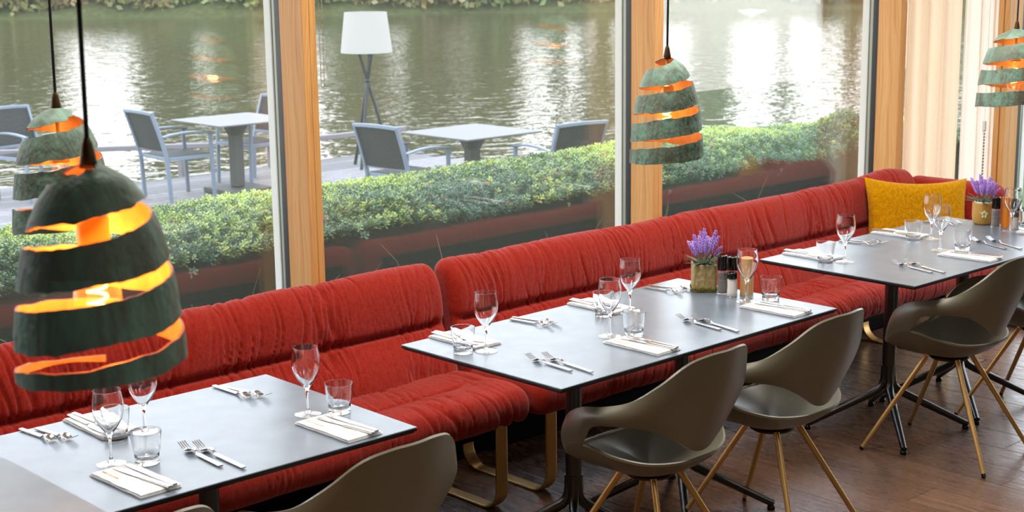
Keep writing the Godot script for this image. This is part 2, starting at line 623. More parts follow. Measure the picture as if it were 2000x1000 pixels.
# ------------------------------------------------------------------ the room
func room() -> void:
	var fl := struct("floor", boxes([[Vector3(11.0, 0.2, 7.4), Vector3(1.2, -0.113, 2.6)]]), M.plinth, "dark floor under the planks")
	# planks run from the window wall into the room
	var shapes := {}
	var k := 0
	var x := -3.0
	var col := 0
	while x < 5.75:
		var z := -0.7 - rng.randf() * 1.2
		while z < 6.0:
			var len := 1.3 + 0.3 * rng.randi_range(0, 2)
			var z0 := maxf(z, -0.7)
			var z1 := minf(z + len, 6.1)
			if z1 - z0 > 0.05:
				var L := snappedf(z1 - z0, 0.05)
				if not shapes.has(L):
					shapes[L] = boxes([[Vector3(0.188, 0.012, L - 0.002), Vector3.ZERO]], 0.0012).mesh()
				var o := obj("plank", shapes[L], M["floor%d" % rng.randi_range(0, 3)], fl)
				o.position = Vector3(x + 0.095, -0.006, (z0 + z1) / 2)
				k += 1
			z += len
		x += 0.19
		col += 1
	struct("ceiling", boxes([[Vector3(11.0, 0.2, 7.2), Vector3(1.2, 3.1, 2.6)]]), M.ceiling, "unseen muted taupe ceiling")
	struct("wall_back", boxes([[Vector3(11.0, 3.2, 0.2), Vector3(1.2, 1.5, 6.2)]]), M.plaster, "plaster wall behind the viewer")
	struct("wall_left", boxes([[Vector3(0.2, 3.2, 7.2), Vector3(-3.1, 1.5, 2.6)]]), M.plaster, "plaster wall at the near end")
	struct("unseen_wall_right", boxes([[Vector3(0.25, 3.2, 4.8), Vector3(5.95, 1.5, 3.90)]]), M.plaster, "unseen plaster wall beyond the end windows")  # out of view, closes the end wall to keep reflections off the glass
	struct("trim_1", boxes([[Vector3(9.0, 0.34, 0.2), Vector3(1.4, 2.88, -0.82)], [Vector3(0.2, 0.34, 6.2), Vector3(5.93, 2.88, 2.1)]]), M.wood, "larch lintel beam above the windows")
	# low wall under the glass
	var w := struct("wall_window", boxes([[Vector3(9.1, 0.15, 0.3), Vector3(1.4, 0.075, -0.85)]]), M.plinth, "black plinth under the window wall")
	obj("sill", boxes([[Vector3(9.1, 0.16, 0.28), Vector3(1.4, 0.23, -0.86)]]), M.sill, w)
	struct("baseboard_right", boxes([[Vector3(0.16, 0.05, 2.3), Vector3(5.93, 0.025, 0.34)]]), M.gasket, "black base rail of the end windows")
	# posts: a deep larch fin, black gasket, glazing spacer and pale outer cap
	var xs := [-1.835, -0.02, 1.785, 3.595, 5.472]
	for i in xs.size():
		post(Vector3(xs[i] + 0.031, 0, -0.72), 0.0, i)
	post(Vector3(5.80, 0, -0.335), -PI / 2, 5)
	post(Vector3(5.80, 0, 1.475), -PI / 2, 6)
	# panes
	xs = [-3.05, -1.835, -0.02, 1.785, 3.595, 5.472, 5.90]
	for i in xs.size() - 1:
		var a: float = xs[i] + 0.045
		var b: float = xs[i + 1] + 0.015
		var o := struct("window_%d" % (i + 1), boxes([[Vector3(b - a, 2.42, 0.006), Vector3((a + b) / 2, 1.51, GLASS_Z + 0.007)]], 0.0003), M.pane, "tall clear window pane over the lake")
		obj("outer_pane", boxes([[Vector3(b - a, 2.42, 0.006), Vector3((a + b) / 2, 1.51, GLASS_Z - 0.011)]], 0.0003), M.pane, o)
		if i < 6:
			obj("bottom_rail", boxes([[Vector3(b - a, 0.06, 0.07), Vector3((a + b) / 2, 0.335, GLASS_Z)]]), M.gasket, o)
	var zs := [-0.87, -0.335, 1.475, 3.285, 5.1]
	for i in 2:
		var a: float = zs[i] + 0.015
		var b: float = zs[i + 1] - 0.015
		var o := struct("window_%d" % (i + 7), boxes([[Vector3(0.02, 2.66, b - a), Vector3(5.96, 1.38, (a + b) / 2)]], 0.0003), M.pane, "tall clear window pane in the end wall")
		obj("bottom_rail", boxes([[Vector3(0.07, 0.06, b - a), Vector3(5.96, 0.08, (a + b) / 2)]]), M.gasket, o)
	# corner post outside
	struct("trim_2", boxes([[Vector3(0.1, 2.8, 0.1), Vector3(5.96, 1.4, -0.89)]]), M.alu, "pale outer corner post")
	# curtains across the corner
	curtain("curtain", "peach sheer curtain gathered beside the corner window post", Vector3(5.535, 0, -0.735), Vector3(5.700, 0, -0.525), 3.2, 0.020, 1)
	curtain("curtain", "brightly backlit sheer curtain between the gap and the end post", Vector3(5.712, 0, -0.51), Vector3(5.835, 0, -0.375), 2.6, 0.020, 2)
	# counter in the foreground
	var c := thing("service_counter", "blurred grey counter corner in the near left foreground", "counter", Vector3.ZERO)
	var ct := Bag.new()
	var ring := func(inset: float) -> Array:
		var pts := [Vector2(-2.4, 3.4), Vector2(-2.4, 1.10 + inset)]
		for t in 9:
			var a := -PI / 2 + t * PI / 16.0
			pts.append(Vector2(-0.25 + (0.06 - inset) * cos(a), 1.16 + (0.06 - inset) * sin(a)))
		pts.append(Vector2(-0.19 - inset, 3.4))
		return pts
	slab(ct, ring.call(0.0), 1.06, 1.10)
	obj("countertop", ct, M.counter, c)
	obj("body", boxes([[Vector3(2.0, 1.058, 2.1), Vector3(-1.3, 0.53, 2.3)]]), M.wood, c)

func slab(g: Bag, outline: Array, y0: float, y1: float) -> void:
	# outline given so that x,z runs round; flat top, bottom and sides
	var top := []
	var bot := []
	var mid := Vector3.ZERO
	for q in outline:
		top.append(Vector3(q.x, y1, q.y))
		bot.append(Vector3(q.x, y0, q.y))
		mid += Vector3(q.x, (y0 + y1) / 2, q.y)
	mid /= outline.size()
	g.poly(top, mid)
	g.poly(bot, mid)
	for k in outline.size():
		var k2 := (k + 1) % outline.size()
		g.poly([bot[k], bot[k2], top[k2], top[k]], mid)

func post(at: Vector3, turn: float, idx: int) -> void:
	# local: front face at z = 0 looking to +z, depth to -z
	var o := struct("trim_%d" % (idx + 3), boxes([[Vector3(0.030, 2.9, 0.135), Vector3(-0.0155, 1.45, -0.0675)], [Vector3(0.028, 2.9, 0.131), Vector3(0.0165, 1.45, -0.0695)], [Vector3(0.01, 2.9, 0.12), Vector3(0, 1.45, -0.07)]], 0.0015), M.wood, "larch window post")
	o.position = at
	o.rotation.y = turn
	obj("gasket", boxes([[Vector3(0.056, 2.9, 0.034), Vector3(0, 1.45, -0.152)], [Vector3(0.050, 2.9, 0.006), Vector3(0, 1.45, -0.1885)]], 0.0008), M.gasket, o)
	obj("spacer", boxes([[Vector3(0.052, 2.9, 0.0165), Vector3(0, 1.45, -0.1772)]], 0.001), M.spacer, o)
	obj("outer_cap", boxes([[Vector3(0.06, 2.9, 0.040), Vector3(0, 1.45, -0.2115)]], 0.002), M.alu, o)

func curtain(called: String, label: String, a: Vector3, b: Vector3, folds: float, amp: float, sd: int) -> void:
	var d := (b - a).normalized()
	var nn := Vector3(-d.z, 0, d.x)
	var nz := noise(sd, 0.9, 2)
	var g := Bag.new()
	g.grid(110, 12, func(u: float, v: float) -> Vector3:
		var ph := u * folds * TAU + nz.get_noise_2d(u * 3.0, v * 0.6) * 2.2
		var q := a.lerp(b, u) + nn * (sin(ph) * amp + nz.get_noise_2d(u * 9.0, 5.0) * 0.006)
		q += d * (cos(ph) * amp * 0.55)
		q.y = 2.7 - v * 2.66
		return q)
	tag(obj(called, g, M.curtain if sd == 1 else M.curtain2), label, "curtain")

# ------------------------------------------------------------------ outdoors
func outdoors() -> void:
	struct("trim_20", boxes([[Vector3(11.0, 0.16, 1.4), Vector3(1.2, 3.0, -1.6)]]), M.alu, "unseen roof overhang shading the planting bed")  # out of view, placed to keep daylight off the planting bed
	struct("terrain_1", boxes([[Vector3(17, 0.5, 3.1), Vector3(2.5, -0.25, -2.45)]]), M.soil, "dark planting bed under the window")
	struct("terrain_3", boxes([[Vector3(24, 0.5, 11.2), Vector3(21.2, -0.24, 2.6)]]), M.lawn, "green lawn beyond the end window")
	# terrace deck, plank by plank
	var dk := struct("terrace_deck", boxes([[Vector3(12.4, 0.12, 7.4), Vector3(3.9, DECK - 0.10, -7.25)]]), M.ped, "weathered grey timber terrace by the lake")
	var pm := boxes([[Vector3(3.9, 0.03, 0.137), Vector3.ZERO]], 0.003).mesh()
	var row := 0
	var z := -3.85
	while z > -11.5:
		for c in 3:
			if z < -10.55 and c > 1:
				continue
			var o := obj("deck_board", pm, M["deck%d" % rng.randi_range(0, 2)], dk)
			o.position = Vector3(0.3 + c * 3.91 + (0.2 if row % 2 else 0.0) - (0.2 if z < -10.55 else 0.0), DECK - 0.016, z)
		z -= 0.145
		row += 1
	rail(Vector3(1.8, -0.16, -15.0), Vector3(7.9, -0.16, -11.15), 1)
	rail(Vector3(7.9, -0.15, -10.7), Vector3(10.3, -0.15, -10.72), 2)
	# lake and far bank
	var lake := PlaneMesh.new()
	lake.size = Vector2(420, 420)
	var lk := struct("lake", lake, M.water, "rippled lake reflecting bare trees and a white sky")
	lk.position = Vector3(60, -1.05, -120)
	bank()
	hedge()
	# furniture
	outdoor_table(Vector3(7.0, DECK, -9.33), "grey outdoor table at the left beside the lake")
	outdoor_table(Vector3(7.86, DECK, -6.72), "grey outdoor table right of the white floor lamp")
	var c1 := outdoor_chair("grey armchair with woven back facing the left outdoor table", Vector3(6.42, DECK, -9.50), -PI / 2 - 0.04)
	copy(c1, "terrace_armchair", "grey outdoor armchair cut off by the first wooden post", Vector3(7.50, DECK, -9.80), PI / 2 + 0.1, "terrace armchairs")
	copy(c1, "terrace_armchair", "dark woven armchair seen from behind in front of the floor lamp", Vector3(7.17, DECK, -6.80), -PI / 2 + 0.08, "terrace armchairs")
	copy(c1, "terrace_armchair", "woven armchair half hidden by the hedge, right of the right outdoor table", Vector3(8.15, DECK, -5.93), -0.12, "terrace armchairs")
	copy(c1, "terrace_armchair", "outdoor armchair at the left edge behind the hanging pendant", Vector3(5.42, DECK, -10.55), PI + 0.22, "terrace armchairs")
	floor_lamp(Vector3(9.05, DECK, -9.8))

func rail(a: Vector3, b: Vector3, idx: int) -> void:
	var o := thing("timber_rail", ["low grey timber rail along the left deck edge", "low grey timber rail behind the white floor lamp"][idx - 1], "rail", Vector3.ZERO)
	var d := b - a
	var xf := Transform3D(Basis.looking_at(d, Vector3.UP), (a + b) / 2)
	var g := Bag.new()
	g.box(Vector3(0.09, 0.055, d.length()), Vector3.ZERO, 0.006, xf)
	obj("beam", g, M.rail, o)
	var nn := int(d.length() / 1.4)
	for k in nn + 1:
		var p := a.lerp(b, (k + 0.3) / (nn + 0.6))
		var h := p.y + 1.5
		obj("post", boxes([[Vector3(0.08, h, 0.08), Vector3(p.x, p.y - h / 2 - 0.02, p.z)]], 0.004), M.rail, o)

func leaf_mesh() -> ArrayMesh:
	# a sprig: short leaflets round an upright stem
	var st := SurfaceTool.new()
	st.begin(Mesh.PRIMITIVE_TRIANGLES)
	var r := RandomNumberGenerator.new()
	r.seed = 5
	for k in 13:
		var a := k * 2.4
		var y := 0.004 + k * 0.0030
		var up := lerpf(0.05, 1.0, k / 12.0)
		var dir := Vector3(cos(a), up, sin(a)).normalized()
		var side := dir.cross(Vector3.UP).normalized()
		var L := lerpf(0.031, 0.018, k / 12.0)
		var w := 0.0052
		var p := Vector3(0, y, 0)
		var q := p + dir * L
		var m := p + dir * L * 0.5 + Vector3(0, 0.003, 0)
		for t in [[p, m + side * w, m - side * w], [m - side * w, m + side * w, q]]:
			tri_flat(st, t[0], t[1], t[2])
	return st.commit()

func tri_flat(st: SurfaceTool, a: Vector3, b: Vector3, c: Vector3) -> void:
	# front upwards
	var nn := (c - a).cross(b - a).normalized()
	var v := [a, b, c] if nn.y > 0.0 else [a, c, b]
	for q in v:
		st.set_normal(nn if nn.y > 0.0 else -nn)
		st.add_vertex(q)

func multi(called: String, mesh: Mesh, m: Material, xfs: Array, cols: Array, parent: Node) -> MultiMeshInstance3D:
	var mm := MultiMesh.new()
	mm.transform_format = MultiMesh.TRANSFORM_3D
	mm.use_colors = cols.size() > 0
	mm.mesh = mesh
	mm.instance_count = xfs.size()
	for k in xfs.size():
		mm.set_instance_transform(k, xfs[k])
		if cols.size():
			mm.set_instance_color(k, cols[k])
	var o := MultiMeshInstance3D.new()
	o.multimesh = mm
	o.material_override = m
	o.name = called
	o.set_meta("kind", "stuff")
	parent.add_child(o, true)
	return o

func hedge() -> void:
	var h := thing("clipped_hedge", "long low clipped green hedge outside the windows", "hedge", Vector3.ZERO)
	var hn := noise(201, 0.45, 3)
	var top := func(x: float, z: float) -> float:
		var y: float = 0.375 + hn.get_noise_2d(x, z) * 0.05 - 0.10 * smoothstep(8.0, 12.0, x)
		y += 0.20 * exp(-(pow((x - 9.85) / 0.26, 2) + pow((z + 4.0) / 0.3, 2)))
		y -= 0.12 * pow(smoothstep(-4.10, -3.82, z), 2.0)
		y -= 0.12 * pow(1.0 - smoothstep(-5.05, -4.6, z), 2.0)
		return y
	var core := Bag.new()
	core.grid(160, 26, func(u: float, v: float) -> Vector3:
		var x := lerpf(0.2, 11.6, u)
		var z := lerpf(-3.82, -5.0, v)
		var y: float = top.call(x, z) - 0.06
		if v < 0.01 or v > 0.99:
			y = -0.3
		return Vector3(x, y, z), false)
	obj("shaded_core", core, M.core, h)
	var r := RandomNumberGenerator.new()
	r.seed = 77
	var xfs := []
	var cols := []
	var cn := noise(202, 0.9, 2)
	for k in 46000:
		var x := r.randf_range(0.3, 11.5)
		var z := r.randf_range(-5.05, -3.82)
		var y: float = top.call(x, z) - r.randf_range(0.0, 0.035)
		var front := false
		if k % 900 == 0:
			front = true
			z = -3.88 + r.randf_range(-0.04, 0.10)
			y = r.randf_range(0.12, 0.34)
		var tilt := Vector3(r.randfn(0, 0.45), 1.0, r.randfn(0, 0.45) + (0.9 if front else 0.15)).normalized()
		var s := r.randf_range(0.75, 1.5)
		var b := Basis(Quaternion(Vector3.UP, tilt)) * Basis(Vector3.UP, r.randf() * TAU)
		xfs.append(Transform3D(b.scaled(Vector3.ONE * s), Vector3(x, y, z)))
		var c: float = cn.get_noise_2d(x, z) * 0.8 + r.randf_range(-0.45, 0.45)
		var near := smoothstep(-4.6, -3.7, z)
		c -= near * 0.55  # sprigs painted darker towards the window, where less sky light falls
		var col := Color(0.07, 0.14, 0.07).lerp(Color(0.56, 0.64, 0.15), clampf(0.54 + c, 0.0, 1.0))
		if r.randf() < 0.022:
			col = Color(0.55, 0.52, 0.09)
		if r.randf() < 0.012:
			col = Color(0.40, 0.20, 0.10)
		cols.append(col)
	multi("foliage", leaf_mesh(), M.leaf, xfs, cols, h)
	# dry stalks in front of the hedge
	var g := Bag.new()
	for k in 90:
		var p := Vector3(r.randf_range(1.0, 8.0), 0.0, r.randf_range(-3.3, -2.0))
		var q := p + Vector3(r.randfn(0, 0.12), r.randf_range(0.12, 0.34), r.randfn(0, 0.12))
		g.tube([p, p.lerp(q, 0.5) + Vector3(r.randfn(0, 0.02), 0.02, 0), q], [0.0022, 0.0018, 0.001], 4, false)
	var stl := obj("dry_stalks", g, M.straw)
	tag(stl, "thin dry straw stalks in the dark bed before the hedge", "dry grass", "", "stuff")

func bank() -> void:
	var c0 := Vector3(52.5, 0, -50.5)
	var d := Vector3(0.73, 0, 0.683)
	var nn := Vector3(0.683, 0, -0.73)
	var bn := noise(301, 0.05, 3)
	var g := Bag.new()
	g.grid(160, 16, func(u: float, v: float) -> Vector3:
		var s := lerpf(-130, 110, u)
		var q := c0 + d * s + nn * (v * 40.0 - 1.0 + bn.get_noise_2d(s * 2.0, 3.0) * 1.5)
		q.y = -1.2 + 1.3 * smoothstep(0.0, 0.10, v) + v * 2.5 + bn.get_noise_2d(s * 3.0, v * 40.0) * 0.4
		return q, true)
	struct("terrain_2", g, M.bank, "far grassy bank across the lake")
	var r := RandomNumberGenerator.new()
	r.seed = 9
	var quad := SurfaceTool.new()
	quad.begin(Mesh.PRIMITIVE_TRIANGLES)
	for k in 9:
		var p := Vector3(r.randf_range(-0.5, 0.5), r.randf_range(-0.5, 0.5), r.randf_range(-0.5, 0.5))
		var a := Vector3(r.randfn(), r.randfn(), r.randfn()).normalized() * 0.26
		var b := a.cross(Vector3(r.randfn(), r.randfn(), r.randfn())).normalized() * 0.17
		tri_flat(quad, p - a, p + b, p - b)
		tri_flat(quad, p - b, p + b, p + a)
	var lm := quad.commit()
	var greens := [Color(0.10, 0.13, 0.05), Color(0.17, 0.16, 0.06), Color(0.16, 0.12, 0.07), Color(0.09, 0.12, 0.05)]
	# s along the bank, height, crown width, leafiness, tone
	var trees := [[-33, 13, 3.2, 0.8, 0], [-28.6, 11, 2.6, 0.9, 0], [-20.6, 12, 2.2, 0.8, 3], [-17.4, 12, 2.0, 0.7, 1], [-14.5, 10, 1.0, 0.2, 2], [-10.2, 13, 2.8, 0.75, 1], [-6.6, 12, 2.6, 0.8, 0], [-3.4, 11, 2.2, 0.7, 1], [0.2, 13, 0.8, 0.12, 2], [2.4, 14, 1.5, 0.9, 3], [4.6, 10, 1.0, 0.3, 2], [8.0, 12, 1.5, 0.9, 0], [11.8, 15, 1.2, 0.16, 2], [15.6, 16, 1.3, 0.2, 2], [19.6, 9, 2.4, 0.7, 1], [24, 12, 3.0, 0.8, 0], [29, 13, 3.2, 0.8, 3], [35, 12, 3.2, 0.8, 0]]  # thin bare pair in the right gap placed to grey the lake reflection
	var names := ["dark green", "olive", "bare brown", "deep green"]
	for i in trees.size():
		var t = trees[i]
		var at: Vector3 = c0 + d * float(t[0]) + nn * r.randf_range(2.0, 4.5)
		at.y = 0.0
		var o := thing("waterside_tree", "%s tree across the lake, %s from the left along the far bank" % [names[t[4]], ["first", "second", "third", "fourth", "fifth", "sixth", "seventh", "eighth", "ninth", "tenth", "eleventh", "twelfth", "thirteenth", "fourteenth", "fifteenth", "sixteenth", "seventeenth", "eighteenth"][i]], "tree", at, 0.0, "trees on the far bank")
		var H: float = t[1]
		var tr := Bag.new()
		tr.tube([Vector3(0, -0.5, 0), Vector3(r.randfn(0, 0.1), H * 0.35, 0), Vector3(r.randfn(0, 0.3), H * 0.7, r.randfn(0, 0.2)), Vector3(r.randfn(0, 0.4), H * 0.97, 0)], [0.42, 0.33, 0.2, 0.04], 8)
		for b in 14:
			var y := H * lerpf(0.2, 0.9, b / 13.0)
			var a := b * 2.4
			var L: float = t[2] * lerpf(1.0, 0.45, b / 13.0)
			tr.tube([Vector3(0, y, 0), Vector3(cos(a) * L * 0.5, y + L * 0.35, sin(a) * L * 0.5), Vector3(cos(a) * L, y + L * 0.8, sin(a) * L)], [0.09, 0.055, 0.015], 5)
		obj("trunk", tr, M.bark, o)
		var xfs := []
		var cols := []
		for k in int(700 * float(t[3]) * t[2] / 2.5):
			var yy := pow(r.randf(), 0.8)
			var w: float = t[2] * sin(PI * clampf(0.12 + yy * 0.86, 0, 1)) * sqrt(r.randf())
			var a := r.randf() * TAU
			xfs.append(Transform3D(Basis.from_euler(Vector3(r.randf() * 6, r.randf() * 6, 0)).scaled(Vector3.ONE * r.randf_range(0.8, 1.5)), Vector3(cos(a) * w, H * (0.12 + 0.88 * yy), sin(a) * w)))
			cols.append(greens[t[4]] * r.randf_range(0.7, 1.5))
		multi("crown", lm, M.treeleaf, xfs, cols, o)
	# waterside bushes: one band nobody could count
	var xs2 := []
	var cs2 := []
	for k in 9000:
		var s := r.randf_range(-60, 55)
		var hh := 0.7 + 1.3 * (0.5 + bn.get_noise_2d(s * 6.0, 90.0))
		var at := c0 + d * s + nn * r.randf_range(0.2, 3.0)
		at.y = -0.4 + r.randf() * hh
		xs2.append(Transform3D(Basis.from_euler(Vector3(r.randf() * 6, r.randf() * 6, 0)).scaled(Vector3.ONE * r.randf_range(0.5, 1.0)), at))
		var tone := bn.get_noise_2d(s * 5.0, 40.0)
		cs2.append(Color(0.13, 0.19, 0.06).lerp(Color(0.24, 0.17, 0.08), clampf(0.5 + tone * 1.5, 0, 1)) * r.randf_range(0.7, 1.4))
	var holder := thing("waterside_bushes", "mixed green and brown undergrowth along the far bank", "bushes", Vector3.ZERO)
	holder.set_meta("kind", "stuff")
	multi("foliage", lm, M.treeleaf, xs2, cs2, holder)

func outdoor_table(at: Vector3, label: String) -> void:
	var o := thing("terrace_table", label, "table", at, 0.0, "terrace tables")
	obj("tabletop", boxes([[Vector3(0.92, 0.016, 0.92), Vector3(0, 0.732, 0)]], 0.004), M.stone_top, o)
	var g := Bag.new()
	g.box(Vector3(0.11, 0.60, 0.11), Vector3(0, 0.36, 0), 0.006)
	g.grid(4, 1, func(u: float, v: float) -> Vector3:
		var a := u * TAU + PI / 4
		var w := lerpf(0.078, 0.15, v)
		return Vector3(cos(a) * w, lerpf(0.58, 0.715, v), -sin(a) * w), false)
	obj("pedestal", g, M.ped, o)
	obj("base", boxes([[Vector3(0.5, 0.05, 0.5), Vector3(0, 0.03, 0)]], 0.006), M.ped, o)

func outdoor_chair(label: String, at: Vector3, turn: float) -> Node3D:
	# faces -z
	var o := thing("terrace_armchair", label, "armchair", at, turn, "terrace armchairs")
	for s in [-1.0, 1.0]:
		var x: float = s * 0.27
		var rear := Bag.new()
		var pts := []
		for k in 7:
			var t := k / 6.0
			pts.append(Vector3(x, lerpf(0.0, 0.88, t), 0.23 + 0.02 * sin(t * 2.0) + 0.14 * pow(maxf(0, t - 0.45) / 0.55, 1.3)))
		ribbon(rear, pts, 0.026, 0.038)
		obj("rear_leg", rear, M.grey_metal, o)
		var fr := Bag.new()
		ribbon(fr, [Vector3(x, 0, -0.25), Vector3(x, 0.35, -0.24), Vector3(x, 0.635, -0.23)], 0.026, 0.036)
		obj("front_leg", fr, M.grey_metal, o)
		var arm := Bag.new()
		var ap := []
		for k in 9:
			var t := k / 8.0
			ap.append(Vector3(x, 0.64 + 0.03 * sin(t * PI), lerpf(-0.27, 0.29, t)))
		ribbon(arm, ap, 0.045, 0.018)
		obj("armrest", arm, M.grey_metal, o)
		var rail_ := Bag.new()
		rail_.box(Vector3(0.022, 0.035, 0.48), Vector3(x, 0.42, -0.01), 0.003)
		obj("seat_rail", rail_, M.grey_metal, o)
	obj("front_rail", boxes([[Vector3(0.52, 0.035, 0.022), Vector3(0, 0.42, -0.245)]], 0.003), M.grey_metal, o)
	obj("rear_rail", boxes([[Vector3(0.52, 0.03, 0.022), Vector3(0, 0.42, 0.235)]], 0.003), M.grey_metal, o)
	var top := Bag.new()
	ribbon(top, [Vector3(-0.285, 0.87, 0.385), Vector3(-0.14, 0.878, 0.398), Vector3(0.0, 0.88, 0.402), Vector3(0.14, 0.878, 0.398), Vector3(0.285, 0.87, 0.385)], 0.03, 0.032)
	obj("top_rail", top, M.grey_metal, o)
	obj("back_rail", boxes([[Vector3(0.52, 0.03, 0.022), Vector3(0, 0.50, 0.258)]], 0.003), M.grey_metal, o)
	var bk := []
	for i in 9:
		var row := []
		for j in 9:
			var t := lerpf(0.57, 0.985, j / 8.0)
			row.append(Vector3(lerpf(-0.258, 0.258, i / 8.0), t * 0.88, 0.23 + 0.02 * sin(t * 2.0) + 0.14 * pow(maxf(0, t - 0.45) / 0.55, 1.3) + 0.012 * sin(PI * i / 8.0)))
		bk.append(row)
	var g := Bag.new()
	g.thick(bk, false, func(_i, _j): return true, 0.008)
	obj("woven_back", g, M.weave, o)
	var sg := Bag.new()
	sg.box(Vector3(0.52, 0.012, 0.47), Vector3(0, 0.436, -0.005), 0.004)
	obj("woven_seat", sg, M.weave, o)
	return o

func ribbon(g: Bag, pts: Array, w: float, h: float) -> void:
	# a flat bar swept along points, w across x or the side, h along the other
	var n := pts.size()
	var f := func(u: float, v: float) -> Vector3:
		var k := int(round(v * (n - 1)))
		var t: Vector3 = (pts[mini(k + 1, n - 1)] - pts[maxi(k - 1, 0)]).normalized()
		var side := Vector3.RIGHT if absf(t.x) < 0.8 else Vector3.BACK
		side = (side - t * side.dot(t)).normalized()
		var up := t.cross(side)
		var c: int = int(round(u * 8)) % 8
		var cx: float = [1, 1, 0.8, -0.8, -1, -1, -0.8, 0.8][c]
		var cy: float = [-0.8, 0.8, 1, 1, 0.8, -0.8, -1, -1][c]
		return pts[k] + side * cx * w * 0.5 + up * cy * h * 0.5
	g.grid(8, n - 1, f, false, true)
	for e in [0, n - 1]:
		var q := []
		for c in 8:
			q.append(f.call(c / 8.0, 0.0 if e == 0 else 1.0))
		g.poly(q, pts[1] if e == 0 else pts[n - 2])

func floor_lamp(at: Vector3) -> void:
	var o := thing("floor_lamp", "white shaded tripod floor lamp standing on the terrace", "floor lamp", at)
	var g := Bag.new()
	var P := []
	for i in 40:
		var a := -i / 40.0 * TAU
		var row := []
		for j in 7:
			var r := lerpf(0.285, 0.232, j / 6.0)
			row.append(Vector3(r * cos(a), lerpf(1.275, 1.715, j / 6.0), r * sin(a)))
		P.append(row)
	g.thick(P, true, func(_i, _j): return true, 0.004)
	obj("lamp_shade", g, M.shade, o)
	var hub := Vector3(0, 0.96, 0)
	for k in 3:
		var a := k * TAU / 3.0 + 0.5
		var b := Bag.new()
		var foot := Vector3(cos(a) * 0.27, 0.0, sin(a) * 0.27)
		var topp := hub + (hub - foot) * 0.40
		b.tube([foot, hub, topp], [0.019, 0.020, 0.017], 8)
		obj("leg", b, M.lamp_leg, o)
	var c := Bag.new()
	c.ball(hub, Vector3(0.035, 0.03, 0.035))
	obj("joint", c, M.lamp_leg, o)
	var fr := Bag.new()
	for k in 3:
		var a := k * TAU / 3.0 + 0.5
		fr.tube([Vector3(0, 1.34, 0), Vector3(cos(a) * 0.27, 1.34, sin(a) * 0.27)], [0.006, 0.006], 6)
	fr.tube([Vector3(0, 1.3, 0), Vector3(0, 1.45, 0)], [0.02, 0.02], 8)
	obj("shade_frame", fr, M.lamp_leg, o)

# ------------------------------------------------------------------ benches
func smooth_closed(pts: Array, sub: int) -> Array:
	var out := []
	var n := pts.size()
	for i in n:
		for k in sub:
			var t := float(k) / sub
			out.append(pts[i].cubic_interpolate(pts[(i + 1) % n], pts[(i - 1 + n) % n], pts[(i + 2) % n], t))
	return out

